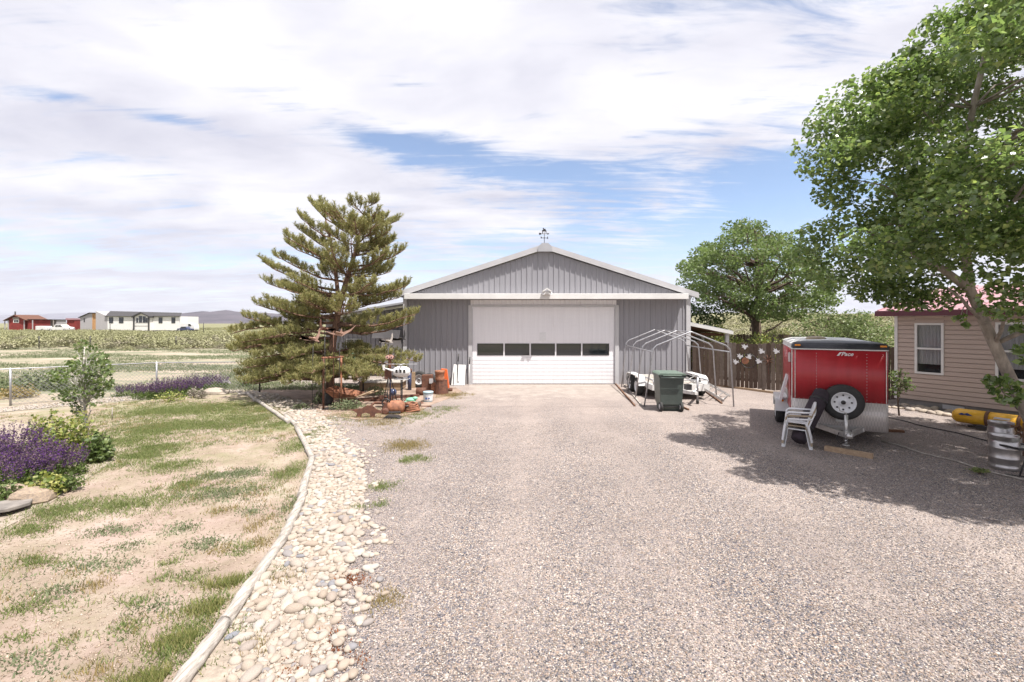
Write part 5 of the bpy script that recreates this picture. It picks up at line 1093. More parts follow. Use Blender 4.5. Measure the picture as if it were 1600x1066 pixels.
# big cottonwood at the right
SIL = [(1262, 225), (1272, 190), (1300, 158), (1340, 122), (1385, 108), (1440, 100), (1452, 60), (1480, 18), (1535, -5), (1560, -900), (9000, -900), (9000, 480), (1800, 470), (1640, 440), (1600, 436), (1530, 436), (1490, 450), (1470, 470), (1390, 472), (1335, 464), (1300, 445), (1262, 425), (1245, 375), (1258, 345), (1296, 325), (1285, 285)]
cl = []; r_ = random.Random(5); cen = np.array([9.3, 7.1, 5.7]); rad = np.array([4.5, 3.3, 4.3])
tries = 0
while len(cl) < 330 and tries < 60000:
    tries += 1; p = np.array([r_.uniform(4.4, 13.8), r_.uniform(3.6, 11.3), r_.uniform(2.5, 10)]); q = np.linalg.norm((p-cen)/rad)
    if q > 1 or (q < .55 and r_.random() < .6): continue
    px, py = 800+F*p[0]/p[1], HY-F*(p[2]-CH)/p[1]; mg = F*.42/p[1]
    if not all(inpoly(np.array([px+a*mg]), np.array([py+b*mg]), SIL)[0] for a, b in ((-1, 0), (0, -1), (0, 1), (-.7, -.7), (-.7, .7), (0, 0))): continue
    if any((p[0]-c[0])**2+(p[1]-c[1])**2+(p[2]-c[2])**2 < .42**2 for c in cl): continue
    cl.append(tuple(p))
for px, py, Y in [(1285, 225, 7.8), (1290, 262, 7.7), (1300, 190, 7.7), (1335, 150, 7.6), (1372, 128, 7.4), (1405, 120, 7.3), (1425, 118, 7.3), (1475, 45, 7.2), (1500, 25, 7.1), (1540, 12, 7), (1310, 300, 7.8), (1275, 365, 8.6), (1272, 395, 8.7), (1300, 425, 8.6), (1330, 442, 8.4), (1365, 452, 8.3), (1410, 460, 8.1), (1450, 462, 7.9), (1320, 350, 8), (1350, 400, 8), (1470, 300, 7), (1520, 350, 6.8), (1400, 200, 7.4), (1560, 430, 6.2), (1590, 380, 6), (1590, 470, 6.2)]:
    cl.append(tuple(at(px, py, Y)))
fk = [(8.92, 7.5, 0), (8.42, 7.5, 1.05), (7.95, 7.5, 2.05), (7.55, 7.5, 2.95), (7.45, 7.5, 3.8), (7.5, 7.6, 4.9), (7.7, 7.6, 6.0), (8.0, 7.6, 7.3), (8.3, 7.6, 8.6)]
t = broad('cottonwood_tree', 'large leafy cottonwood with pale leaning trunk overhanging the right side', fk[0], cl, 'cotton', 'palebark', .082, 400, .095, fk, cr=(.48, .48, .27), seed=3, up=.95, lr=.005, lim=.13)
mb = MB(Matrix.Translation(-Vector(fk[0])))
limb(mb, (9.0, 7.6, 0.0), (9.9, 8.0, 4.2), .12, .08, .02, 10); limb(mb, (9.9, 8.0, 4.2), (10.6, 8.1, 7.6), .09, .03, .02, 8); limb(mb, (9.9, 8.0, 4.2), (9.4, 6.6, 6.6), .07, .02, .02, 8)
limb(mb, (7.75, 7.5, 2.45), (7.0, 7.3, 2.95), .035, .012, .05, 8); limb(mb, (7.55, 7.5, 2.95), (6.2, 8.2, 4.2), .07, .02, .03, 8)
mb.build('limb', M['palebark'], t)
sp_ = []; mb = MB(Matrix.Translation(-Vector(fk[0])))
for px, py, Y, rr in [(1550, 600, 7.2, .13), (1575, 598, 7.1, .15), (1562, 620, 7.1, .12), (1590, 615, 7.1, .13), (1545, 592, 7.2, .08), (1583, 628, 7.1, .08), (1500, 497, 7.3, .08), (1510, 508, 7.3, .06), (1596, 545, 6.4, .10), (1592, 515, 6.4, .10), (1598, 565, 6.4, .08), (1420, 82, 7.3, .12), (1405, 88, 7.3, .10), (1435, 78, 7.3, .07), (1440, 95, 7.3, .12)]:
    p = at(px, py, Y); sp_.append(shell(tuple(p-Vector(fk[0])), (rr, rr, rr*.8), int(26*(rr/.12)), 0))
    src = at(1590, 640, 7.5) if py > 580 else (at(1512, 470, 7.5) if px < 1520 and py > 400 else (at(1450, 150, 7.4) if py < 200 else at(1640, 500, 6.6))); mb.tube([src, src.lerp(p, .6)+Vector((0, 0, .04)), p], [.012, .008, .004], 5)
mb.build('twig', M['palebark'], t); leaves('low_leaves', np.concatenate(sp_), .105, M['cotton'], t, .3)
# middle tree behind the fence
def sil_clumps(sil, cen, rad, n, seed, mind, hollow=.5, mgr=.4):
    r_ = random.Random(seed); out = []; tr_ = 0
    while len(out) < n and tr_ < 40000:
        tr_ += 1; p = [cen[i]+r_.uniform(-1, 1)*rad[i] for i in range(3)]; q = sum(((p[i]-cen[i])/rad[i])**2 for i in range(3))**.5
        if q > 1.05 or (q < hollow and r_.random() < .7): continue
        px, py = 800+F*p[0]/p[1], HY-F*(p[2]-CH)/p[1]; mg = F*mgr/p[1]
        if sil and not all(inpoly(np.array([px+a*mg]), np.array([py+b*mg]), sil)[0] for a, b in ((-1, 0), (1, 0), (0, -1), (0, .6))): continue
        if any(sum((p[i]-c[i])**2 for i in range(3)) < mind**2 for c in out): continue
        out.append(tuple(p))
    return out
S2 = [(1050, 425), (1078, 395), (1090, 372), (1125, 368), (1133, 345), (1168, 332), (1190, 345), (1212, 355), (1222, 348), (1240, 366), (1275, 380), (1310, 420), (1320, 470), (1290, 500), (1235, 512), (1165, 505), (1120, 485), (1080, 470), (1062, 448)]
c2 = sil_clumps(S2, (12.1, 22, 4.9), (4.6, 3.6, 3.1), 150, 9, .72)
b2 = Vector((11.85, 22, 0)); broad('shade_tree', 'rounded broadleaf tree with forked dark trunk rising behind the board fence', b2, c2, 'elm', 'bark', .12, 190, .26, [b2, b2+Vector((0, 0, 1.6)), b2+Vector((-.05, 0, 2.6)), b2+Vector((.1, 0, 3.8)), b2+Vector((0, 0, 5.2)), b2+Vector((-.1, 0, 6.6))], cr=(.56, .56, .34), seed=8)
S3 = [(1075, 470), (1110, 462), (1150, 480), (1170, 500), (1168, 528), (1120, 530), (1078, 515)]
c3 = sil_clumps(None, (9.6, 24.5, 2.6), (2.0, 1.6, 1.3), 34, 10, .55); b3 = Vector((9.6, 24.5, 0)); broad('dark_tree', 'small dark leafy tree behind the patio cover', b3, c3, 'elmdark', 'bark', .13, 150, .14, [b3, b3+Vector((0, 0, .9)), b3+Vector((.1, 0, 1.8)), b3+Vector((0, 0, 2.8))], cr=(.6, .6, .42), seed=4)
c4 = sil_clumps(None, (12.6, 17.8, 1.55), (1.55, 1.3, 1.25), 60, 11, .4); b4 = Vector((12.6, 17.8, 0)); broad('round_shrub', 'tall rounded olive green shrub behind the red trailer', b4, c4, 'olive', 'bark', .09, 130, .07, [b4, b4+Vector((0, 0, .6)), b4+Vector((.1, 0, 1.3)), b4+Vector((0, 0, 2.2))], 'shrub', cr=(.42, .42, .34), seed=5)
c5 = sil_clumps(None, (15.0, 19.5, 1.6), (1.7, 1.3, 1.2), 40, 12, .45); b5 = Vector((15.0, 19.5, 0)); broad('round_shrub', 'leafy shrub left of the tan house corner, behind the first shrub', b5, c5, 'elm', 'bark', .09, 120, .07, [b5, b5+Vector((0, 0, .6)), b5+Vector((.1, 0, 1.3)), b5+Vector((0, 0, 2.0))], 'shrub', cr=(.45, .45, .34), seed=6)
for i, (X, Y, lab) in enumerate([(9.2, 20.5, 'yellow-green shrub behind the fence, nearest the garage'), (10.6, 19.6, 'yellow-green shrub behind the fence beneath the shade tree'), (14.0, 24, 'yellow-green shrub beyond the far fence')]):
    b = Vector((X, Y, 0)); c = sil_clumps(None, (X, Y, 1.25), (1.0, .8, .85), 20, 20+i, .4); broad('yellow_shrub', lab, b, c, 'yellowleaf', 'bark', .09, 90, .05, [b, b+Vector((0, 0, .5)), b+Vector((.05, 0, 1.0)), b+Vector((0, 0, 1.5))], 'shrub', cr=(.42, .42, .3), seed=30+i)
# sapling by trailer/house
b = G(1405, 650); c = [b+Vector(v) for v in ((-.1, 0, .62), (.12, .1, .72), (-.02, -.1, .85), (.2, 0, .9), (-.15, .05, 1.0), (.05, 0, 1.1), (.28, 0, .75))]
broad('young_tree', 'thin young tree between the red trailer and the tan house', b, c, 'sapling', 'bark', .075, 46, .022, [b, b+Vector((-.03, 0, .3)), b+Vector((-.05, 0, .6)), b+Vector((0, 0, .9))], cr=(.18, .18, .15), seed=9)
# left sapling
b = G(140, 697); B_ = b
S6 = [(110, 545), (130, 528), (152, 540), (172, 555), (182, 585), (176, 600), (160, 612), (150, 632), (120, 645), (92, 632), (74, 600), (72, 585), (95, 570)]
c = sil_clumps(S6, (at(128, 590, b.y).x, b.y, 1.42), (.66, .5, .72), 60, 14, .13, .2, .07)
broad('sapling', 'slender white-barked sapling on the left lawn in front of the chain fence', b, c, 'sapling', 'birch', .068, 24, .030, [b, b+Vector((-.06, 0, .45)), b+Vector((-.10, 0, .8)), b+Vector((-.10, 0, 1.1)), b+Vector((-.12, 0, 1.5)), b+Vector((-.1, 0, 1.95))], cr=(.13, .13, .10), seed=12, up=.3, inner=0, lr=.004, lim=1)
# ================================================================== PLANTS ON THE GROUND
def salvia(name, lab, base, R_, H, nsp, seed, flat=.8):
    global rng
    t = thing(name, lab, 'flower', base, group='purple salvia clumps')
    n = nsp; a = rng.uniform(0, 6.28, n); q = np.sqrt(rng.random(n))*R_; bx = np.stack([np.cos(a)*q*.75, np.sin(a)*q*.75*flat, np.full(n, .05)], 1)
    d = np.stack([np.cos(a)*q/R_*.38+.06, np.sin(a)*q/R_*.38, np.ones(n)], 1)+rng.normal(0, .07, (n, 3))*[1, 1, 0]; d /= np.linalg.norm(d, axis=1)[:, None]
    h = H*(1-.3*(q/R_)**2)*rng.uniform(.75, 1.12, n)
    m = 26; tt = rng.uniform(.48, 1.0, (n, m)); P_ = bx[:, None]+d[:, None]*(h[:, None]*tt)[..., None]+rng.normal(0, .010, (n, m, 3))*(1.3-tt)[..., None]*1.8
    leaves('flower_spikes', P_.reshape(-1, 3), .024, M['purple'], t, .2, .7)
    tip = bx+d*h[:, None]; sd = unit(n)*.003; V = np.empty((n, 3, 3)); V[:, 0] = bx-sd; V[:, 1] = bx+sd; V[:, 2] = tip; k = np.arange(n)*3
    npmesh('stems', V.reshape(-1, 3), np.stack([k, k+1, k+2], 1), M['salvialeaf'], t)
    nl = nsp*7; a = rng.uniform(0, 6.28, nl); q = np.sqrt(rng.random(nl))*R_; zz_ = rng.uniform(.02, .55, nl)*H*(1-.4*(q/R_)**2)
    leaves('foliage', np.stack([np.cos(a)*q, np.sin(a)*q*flat, zz_], 1), .055, M['salvialeaf'], t, .6, .5)
sal = [((14, 722), .55, .62, 170, 'purple salvia clump at the left picture edge, behind the grey rock'), ((-30, 745), .5, .60, 130, 'purple salvia clump cut by the left picture edge'), ((28, 762), .42, .52, 130, 'purple salvia clump above the flat slab rock'), ((86, 745), .42, .50, 150, 'purple salvia clump leaning toward the lawn, right of the rest'), ((50, 735), .40, .50, 110, 'purple salvia clump in the middle of the left bed'),
       ((205, 619), .55, .38, 80, 'sparse purple salvia behind the chain link, furthest left of the row'), ((238, 622), .60, .50, 130, 'purple salvia beside the second fence post'), ((262, 621), .60, .62, 160, 'tallest purple salvia of the row right of the fence post'), ((290, 617), .60, .58, 150, 'purple salvia in the row before the white rock'), ((308, 612), .5, .58, 120, 'purple salvia behind the silvery plants'), ((335, 607), .5, .5, 110, 'purple salvia furthest right, beneath the tilted block')]
for (px, py), r_, h, n, lab in sal: salvia('salvia_plant', lab, G(px, py), r_, h, n, 1)
def bushy(name, lab, px, py, rx, h, n, m, ls, cat='shrub', group=None, z0=.05, stems=14):
    t = thing(name, lab, cat, G(px, py), group=group); u = unit(n); u[:, 2] = np.abs(u[:, 2]); q = rng.uniform(.35, 1, n)[:, None]
    bump_ = (1+.22*np.sin(u[:, :1]*7+px)*np.cos(u[:, 1:2]*6)); P_ = u*q*bump_*np.array([rx, rx*.8, h*.9]); P_[:, 2] += z0
    leaves('foliage', P_, ls, M[m], t, .5, .8); mb = MB()
    for k in range(stems): a = random.uniform(0, 6.28); e = Vector((math.cos(a)*rx*.6, math.sin(a)*rx*.5, h*random.uniform(.5, .9))); mb.tube([(0, 0, 0), e*.5+Vector((0, 0, .05)), e], [.01, .007, .003], 4, caps=False)
    mb.build('stems', M['bark'], t)
bushy('leafy_shrub', 'yellow-tinged leafy shrub around the foot of the sapling', 112, 716, .5, .85, 1500, 'yellowleaf', .06)
bushy('leafy_shrub', 'green leafy shrub right of the sapling trunk, touching the lawn', 152, 722, .26, .55, 650, 'sapling', .075)
bushy('leafy_shrub', 'pale yellow leafy shrub between the upper salvia and sapling', 75, 700, .42, .72, 900, 'yellowleaf', .06)
bushy('leafy_shrub', 'low yellow-green leafy plant in front of the salvia above the slab', 72, 778, .24, .34, 420, 'yellowleaf', .06)
bushy('leafy_shrub', 'small dark leafy plant below the salvia by the lawn edge', 108, 768, .18, .22, 260, 'sapling', .05)
bushy('leafy_shrub', 'dark leafy plant at the far left below the salvia', 5, 785, .25, .25, 350, 'sapling', .05)
bushy('leafy_shrub', 'yellow-green leafy plant at the foot of the tallest fence salvia', 268, 627, .5, .30, 420, 'yellowleaf', .05)
silv = leafmat('silver_leaf', [(.26, .24, .19), (.36, .33, .27), (.30, .24, .24)], .2, .8, .1); M['silver'] = silv
bushy('silvery_plant', 'pale silvery plant left of its twin in front of the white rock', 302, 622, .22, .32, 260, 'silver', .05)
bushy('silvery_plant', 'pale silvery plant right of its twin in front of the white rock', 315, 623, .2, .30, 230, 'silver', .05)
bushy('weed_clump', 'green weed clump at the left foot of the pine shade', 385, 604, .35, .4, 500, 'sapling', .05)
bushy('weed_clump', 'tall green weed clump beside the rusty pipe frame', 500, 632, .2, .42, 380, 'weed', .05)
bushy('weed_clump', 'broad green weed clump in front of the rusty wheelbarrow', 544, 640, .5, .26, 900, 'weed', .045)
bushy('weed_clump', 'green weed clump on the rocks left of the pipe frame', 470, 640, .3, .14, 300, 'weed', .04)
bushy('weed_clump', 'green weed behind the tank helicopter under the pine', 588, 618, .4, .38, 450, 'weed', .05)
bushy('weed_clump', 'small green weed on gravel in front of the kegs', 1530, 741, .16, .05, 200, 'grass', .03)
# patches: centre px, half widths (px), kind
GP = []
def patch(px, py, rx, ry, kind, dens=1.0): GP.append((px, py, rx, ry, kind, dens))
for q in [(560, 648, 60, 14, 'g', .22), (600, 662, 55, 8, 's', .25), (635, 697, 40, 9, 's'), (653, 718, 22, 6, 'g'), (635, 720, 10, 5, 'g'), (598, 763, 22, 9, 'g'), (592, 790, 10, 8, 'g'), (655, 650, 40, 12, 'g', .2), (700, 640, 22, 6, 'g', .3), (485, 680, 18, 14, 'g'), (462, 700, 22, 10, 'g'), (460, 790, 14, 22, 'w'), (485, 950, 24, 14, 'w'), (560, 795, 9, 6, 'g'), (430, 895, 12, 8, 'g'), (400, 1010, 16, 16, 's'), (380, 985, 20, 12, 'g'), (445, 905, 30, 8, 's'),
          (705, 618, 30, 6, 's', .5), (600, 650, 80, 8, 's', .3), (640, 640, 30, 5, 's', .3), (430, 640, 26, 6, 's', .4), (548, 908, 24, 12, 'r', 1.6), (505, 1010, 30, 22, 'r'), (470, 1045, 26, 16, 'r'), (600, 940, 30, 18, 'o'), (535, 1030, 22, 12, 'r'), (680, 770, 0, 0, 'g'),
          (350, 770, 55, 14, 'w'), (290, 760, 40, 14, 'g'), (265, 730, 50, 12, 'g'), (200, 790, 90, 18, 'g'), (90, 800, 60, 20, 'g'), (40, 830, 50, 14, 'g'), (175, 830, 45, 8, 'w'), (290, 825, 26, 9, 'w'), (325, 850, 30, 14, 'w'), (345, 862, 20, 8, 'o'), (200, 855, 20, 8, 'w'), (60, 880, 60, 9, 'g'), (150, 885, 55, 12, 'w'), (268, 880, 16, 8, 'g'), (255, 905, 20, 6, 'g'), (90, 925, 45, 9, 'w'), (60, 950, 60, 13, 'g'), (150, 918, 30, 7, 's'), (300, 905, 30, 10, 'g'),
          (240, 950, 35, 14, 'w'), (190, 985, 30, 14, 'g'), (210, 940, 30, 8, 'g'), (335, 945, 36, 20, 'g'), (300, 985, 60, 28, 'g'), (270, 1030, 60, 34, 'g'), (30, 1000, 30, 7, 'g'), (60, 1035, 60, 14, 'w'), (115, 1000, 20, 7, 'g'), (160, 1050, 30, 10, 's'), (345, 800, 18, 7, 'o'), (395, 800, 14, 8, 'w'), (390, 830, 12, 7, 's'), (410, 850, 20, 12, 'o'), (375, 860, 22, 12, 'g'), (415, 815, 12, 10, 'o'), (380, 740, 40, 9, 'w'), (450, 740, 25, 18, 'g'),
          (250, 700, 60, 12, 'g'), (210, 715, 60, 10, 'g'), (330, 745, 40, 6, 'w'), (395, 905, 26, 12, 'g'), (320, 640, 110, 16, 'G'), (230, 645, 60, 10, 'G'), (250, 670, 90, 16, 'G'), (390, 655, 60, 12, 'G'), (200, 690, 60, 14, 'G'), (330, 665, 90, 10, 'G'), (430, 665, 25, 8, 'G'), (420, 640, 40, 6, 'G'), (180, 730, 30, 10, 'G')]: patch(*q)
KM = {'g': ('grass', .05, .0045, 1.0), 'G': ('grass', .04, .005, .9), 'w': ('weed', .03, .0075, 1.0), 's': ('straw', .05, .004, .5), 'r': ('rustweed', .022, .007, .9), 'o': ('straw', .04, .0045, .7)}
acc = {}
for px, py, rx, ry, kd, dn in GP:
    if rx == 0: continue
    c = G(px, py); a_ = rx*c.y/F; b_ = abs(G(px, py-ry).y-G(px, py+ry).y)/2
    area = math.pi*a_*b_; nt_ = int(dn*min(1900, 250*area*(1 if kd != 'G' else .75)+3))
    th = rng.uniform(0, 6.28, nt_); q = np.sqrt(rng.random(nt_))*rng.uniform(.3, 1.5, nt_); tx_ = c.x+np.cos(th)*q*a_; ty_ = c.y+np.sin(th)*q*b_
    nb = 13 if kd != 'G' else 12; sp0 = .05 if kd in 'gso' else .06
    B = np.stack([np.repeat(tx_, nb), np.repeat(ty_, nb), np.full(nt_*nb, .008)], 1); B[:, :2] += rng.normal(0, sp0, (nt_*nb, 2)); acc.setdefault(kd, []).append(B)
# sparse random tufts over the lawn
n = 9000; yy = 3+rng.random(n)**.8*11; xx = -rng.random(n)*16; lp_ = [(p.x, p.y) for p in lawn]; k = inpoly(xx, yy, lp_); xx, yy = xx[k], yy[k]
sel = (np.sin(xx*1.7+np.sin(yy*1.1)*2)+np.cos(yy*2.3+xx*.6)+rng.normal(0, .5, len(xx))) > .35
for kd, lo_, hi in (('g', 0, .42), ('w', .42, .6), ('s', .6, 1)):
    i0, i1 = int(lo_*sel.sum()), int(hi*sel.sum()); X_, Y_ = xx[sel][i0:i1], yy[sel][i0:i1]; nb = 14
    B = np.stack([np.repeat(X_, nb), np.repeat(Y_, nb), np.full(len(X_)*nb, .008)], 1); B[:, :2] += rng.normal(0, .05, (len(B), 2)); acc[kd].append(B)
nm = {'g': ('lawn_grass', 'patchy green grass tufts growing in the dry lawn soil'), 'G': ('far_lawn_grass', 'denser short green grass on the far half of the lawn'), 'w': ('ground_weeds', 'grey-green creeping weeds spreading over bare soil'), 's': ('dry_tufts', 'dry yellow grass tufts scattered on the lawn'), 'r': ('red_weeds', 'flat dark red weeds on the gravel edge by the river stones'), 'o': ('straw_patches', 'orange-tan dried weed patches')}
for kd, L_ in acc.items():
    B = np.concatenate(L_); m_, h_, w_, ln_ = KM[kd]; o = blades(nm[kd][0], B, h_, w_, M[m_], lean=ln_); tag(o, nm[kd][1], 'ground plants', kind='stuff')
# soil clods and dry crumbs
n = 26000; yy = 2.8+rng.random(n)**1.3*9; xx = -rng.random(n)*yy*1.3; k = inpoly(xx, yy, lp_); xx, yy = xx[k], yy[k]
M['clod'] = rnd_mat('soil_clod', [(0, (.25, .185, .14)), (.5, (.36, .28, .22)), (.8, (.44, .36, .30)), (1, (.20, .15, .115))], .95, .2)
o = octa(np.stack([xx, yy, np.full(len(xx), .008)], 1), rng.uniform(.004, .016, len(xx))*rng.uniform(.5, 1.2, len(xx)), M['clod'], 'soil_crumbs'); tag(o, 'crumbs and small clods of dry soil on the lawn', 'soil', kind='stuff')
M['grasslight'] = leafmat('long_grass', [(.12, .15, .045), (.19, .21, .07), (.27, .26, .10), (.34, .29, .14)], .35, .7, .2)
# long grass by the near log
a_, b_ = G(262, 1080), G(400, 895); n = 9000; t_ = rng.random(n)**1.2; d_ = np.abs(rng.normal(0, .16, n))+.07
B = np.stack([a_.x+(b_.x-a_.x)*t_-d_, a_.y+(b_.y-a_.y)*t_-d_*.2, np.full(n, .008)], 1); kk = np.sin(t_*23)+rng.normal(0, .7, n) > .5; o = blades('tall_grass', B[kk], .065, .0035, M['grasslight'], lean=.7); tag(o, 'longer green grass growing along the nearest edging log', 'grass', kind='stuff')
# pasture grass past the chain fence
n = 40000; yy = 16+rng.random(n)**1.3*26; xx = -yy*rng.uniform(.25, 1.35, n); f = np.sin(xx*.5+np.sin(yy*.7)*1.5)+np.cos(yy*.9+xx*.15)+rng.normal(0, .45, n) > -.1; xx, yy = xx[f], yy[f]
k = ~((xx > -13) & (yy < 16.2)); xx, yy = xx[k], yy[k]
B = np.stack([xx, yy, np.zeros(len(xx))], 1); B = np.repeat(B, 4, 0); B[:, :2] += rng.normal(0, .07, (len(B), 2)); o = blades('pasture_grass', B, .10, .012, M['weed'], lean=.6); tag(o, 'short grey-green grass in streaks over the bare pasture', 'grass', kind='stuff')
bushy('tumble_shrub', 'big pale green rounded shrub behind the chain fence left of the sapling', 60, 608, 1.3, .75, 1600, 'weed', .10, z0=.0)
bushy('dry_tumbleweed', 'orange-tan dried tumbleweed behind the chain fence at far left', 28, 622, .6, .42, 600, 'straw', .07)
# sagebrush: individuals in front, one mass behind
def sage_mesh(seed, n=620):
    global rng
    rng = np.random.default_rng(seed); u = unit(n); u[:, 2] = np.abs(u[:, 2]); q = rng.uniform(.5, 1, n)[:, None]; P_ = u*q*(1+.25*np.sin(u[:, :1]*5+seed)*np.cos(u[:, 1:2]*4))*np.array([.75, .75, .75]); P_[:, 2] += .12
    o = leaves('sagebrush', P_, .12, M['sage'], None, .9, .55); me = o.data; bpy.data.objects.remove(o); return me
SG = [sage_mesh(50+i) for i in range(5)]; rng = np.random.default_rng(99)
spots = []
n = 5200; Y = 39+rng.random(n)**.9*150; X = -Y*rng.uniform(.42, 1.2, n)
edge_ = 39+3*np.sin(X*.13)+2*np.sin(X*.41)+rng.exponential(3.0, len(X))*(rng.random(len(X)) < .75); k = Y > edge_; X, Y = X[k], Y[k]; o_ = np.argsort(Y); X, Y = X[o_], Y[o_]
grid = {}; keep = []
for a, b in zip(X, Y):
    g = (int(a/1.5), int(b/1.5))
    if grid.get(g, 0) >= 1: continue
    if 115 < b < 150 and -105 < a < -55: continue
    grid[g] = 1; keep.append((a, b))
def add_sage(a, b, z=0, lab='rounded green-grey sagebrush on the flat before the far houses', grp='sagebrush on the flat'):
    o = bpy.data.objects.new('sagebrush', random.choice(SG)); COL.objects.link(o); s = random.uniform(.7, 1.7); o.location = (a, b, z-.03); o.scale = (s*random.uniform(.9, 1.3), s, s*random.uniform(.45, .8)); o.rotation_euler = (0, 0, random.uniform(0, 6.28)); return tag(o, lab, 'shrub', grp)
fr = [p for p in keep if 0 < 800+F*p[0]/p[1] < 420]
for a, b in fr[:250]: add_sage(a, b)
fs_ = set(fr[:250])
def mass(name, pts, zf=None, lab='', dn=90, sz=.17):
    pts = np.array(pts); n = len(pts); u = unit(n*dn); u[:, 2] = np.abs(u[:, 2]); s = np.repeat(rng.uniform(.7, 1.7, n), dn)[:, None]
    P_ = u*rng.uniform(.6, 1, n*dn)[:, None]*s*np.array([.85, .85, .52])+np.repeat(np.stack([pts[:, 0], pts[:, 1], zf(pts[:, 0], pts[:, 1]) if zf else np.zeros(n)], 1), dn, 0)
    o = leaves(name, P_, sz, M['sage'], None, 1.0, .6); tag(o, lab, 'sagebrush', kind='stuff')
mass('sagebrush_mass', [p for p in keep if p not in fs_], None, 'continuous sagebrush covering the far flat', 120)
n = 2600; Y = 30+rng.random(n)*90; X = 12+rng.random(n)*(Y*1.0); k = (X/Y > .45) & (X/Y < 1.35); mass('hillside_sagebrush', np.stack([X[k], Y[k]], 1), hillz, 'scattered sagebrush over the rising ground behind the fence', 90, .2)
# ================================================================== FAR BUILDINGS AND VEHICLES
fy = 130.0
def fx(px, Y=fy): return (px-800)*Y/F
def fz(py, Y=fy): return CH+(HY-py)*Y/F
h = thing('white_farmhouse', 'long white single-storey house with dark roof and glazed gable porch', 'house', (fx(150), fy, 0)); O = Matrix.Translation((-fx(150), -fy, 0))
x0, x1 = fx(168), fx(280); eave = fz(494.5)
MB(O).bb(x0, x1, fy, fy+8, .35, eave).build('wall', M['vinyl'], h)
mb = MB(O); mb.prism([(fx(149.5), .35), (x0, .35), (x0, eave), (fx(149.5), fz(486.5))], fy+.02, fy+8); mb.build('gable_wall', M['greyclad'], h)
mb = MB(O); vs = [(x0-.5, fy-.4, eave-.05), (x1+.6, fy-.4, eave-.05), (fx(264), fy+5, fz(489)), (fx(148.5), fy+5, fz(486)), (x0-.5, fy-.4, eave+.1), (x1+.6, fy-.4, eave+.12), (fx(264), fy+5, fz(488.2)), (fx(148.5), fy+5, fz(485.4))]
mb.add(vs, [(3, 2, 1, 0), (4, 5, 6, 7), (0, 1, 5, 4), (1, 2, 6, 5), (2, 3, 7, 6), (3, 0, 4, 7)]); mb.build('roof', M['shingle'], h)
MB(O).bb(fx(152), x1-.2, fy+.3, fy+7.9, 0, .345).build('skirting', M['dark'], h)
mb = MB(O); a, b, c = fx(215), fx(238.5), fx(227); mb.prism([(a, .3), (b, .3), (b, eave-.1), (c, fz(489.5)), (a, eave-.1)], fy-1.2, fy-.02); pf = mb.build('porch', M['vinyl'], h)
mb = MB(O); mb.prism([(a-.4, eave-.35), (c, fz(489.8)), (b+.4, eave-.35), (b+.4, eave+.0), (c, fz(487.8)), (a-.4, eave+.0)], fy-1.7, fy+2); mb.build('porch_roof', M['shingle'], h)
for q in ((218.5, 221.5, 497, 504), (222.5, 227.5, 494, 504), (228.5, 233, 494.5, 504), (233.5, 236, 497, 504)):
    MB(O).bb(fx(q[0]), fx(q[1]), fy-1.26, fy-1.21, fz(q[3]), fz(q[2])).build('pane', M['glass'], pf)
mb = MB(O); mb.bb(a-.1, a+.15, fy-1.5, fy-1.21, 0, eave); mb.bb(b-.15, b+.1, fy-1.5, fy-1.21, 0, eave); mb.bb(a, b, fy-1.5, fy-1.44, fz(505.2), fz(504.6)); mb.build('porch_post', M['shingle'], h)
for q in ((170.5, 177), (186, 193), (248, 254), (268, 274)):
    wf = MB(O).bb(fx(q[0]), fx(q[1]), fy-.06, fy-.01, fz(505), fz(496)).build('window', M['shingle'], h); MB(O).bb(fx(q[0])+.12, fx(q[1])-.12, fy-.1, fy-.065, fz(500.3), fz(496.5)).build('pane', M['glass'], wf); MB(O).bb(fx(q[0])+.12, fx(q[1])-.12, fy-.1, fy-.065, fz(504.5), fz(500.8)).build('pane', M['glass'], wf)
g = thing('unfinished_garage', 'unfinished grey-wrapped garage with bare timber opening beside the white farmhouse', 'garage', (fx(116), fy+2, 0)); O = Matrix.Translation((-fx(116), -fy-2, 0)); Y = fy+2
MB(O).prism([(fx(115), 0), (fx(134), 0), (fx(134), fz(489.5)), (fx(131), fz(489.2)), (fx(115), fz(496))], Y, Y+8).build('wall', M['greyclad'], g)
MB(O).prism([(fx(113.2), fz(496.6)), (fx(131), fz(489.0)), (fx(150), fz(489.4)), (fx(150), fz(488.8)), (fx(131), fz(488.3)), (fx(113.2), fz(495.9))], Y-.4, Y+8.2).build('roof', M['shingle'], g)
mb = MB(O); mb.bb(fx(134), fx(149.4), Y, Y+.3, fz(493), fz(489.6)); mb.bb(fx(134), fx(135.5), Y, Y+.3, 0, fz(493)); mb.bb(fx(135.5), fx(140), Y+.1, Y+.3, 0, fz(493)); mb.build('timber_frame', M['osb'], g)
MB(O).bb(fx(140), fx(149.4), Y+2, Y+7.9, 0, fz(493)).build('interior', M['dark'], g); MB(O).bb(fx(120.7), fx(122.5), Y-.06, Y-.01, fz(503.5), fz(497.5)).build('window', M['shingle'], g)
b = thing('red_cabin', 'small red wooden cabin with stove pipe and lean-to porch', 'cabin', (fx(13), fy, 0)); O = Matrix.Translation((-fx(13), -fy, 0))
MB(O).prism([(fx(14), 0), (fx(38), 0), (fx(38), fz(499)), (fx(25), fz(493.5)), (fx(14), fz(498.5))], fy, fy+6).build('wall', M['redwood'], b)
MB(O).prism([(fx(7.5), fz(501.5)), (fx(24.5), fz(492.8)), (fx(43), fz(501)), (fx(43), fz(500.2)), (fx(24.5), fz(491.9)), (fx(7.5), fz(500.7))], fy-.5, fy+6.3).build('roof', M['rust'], b)
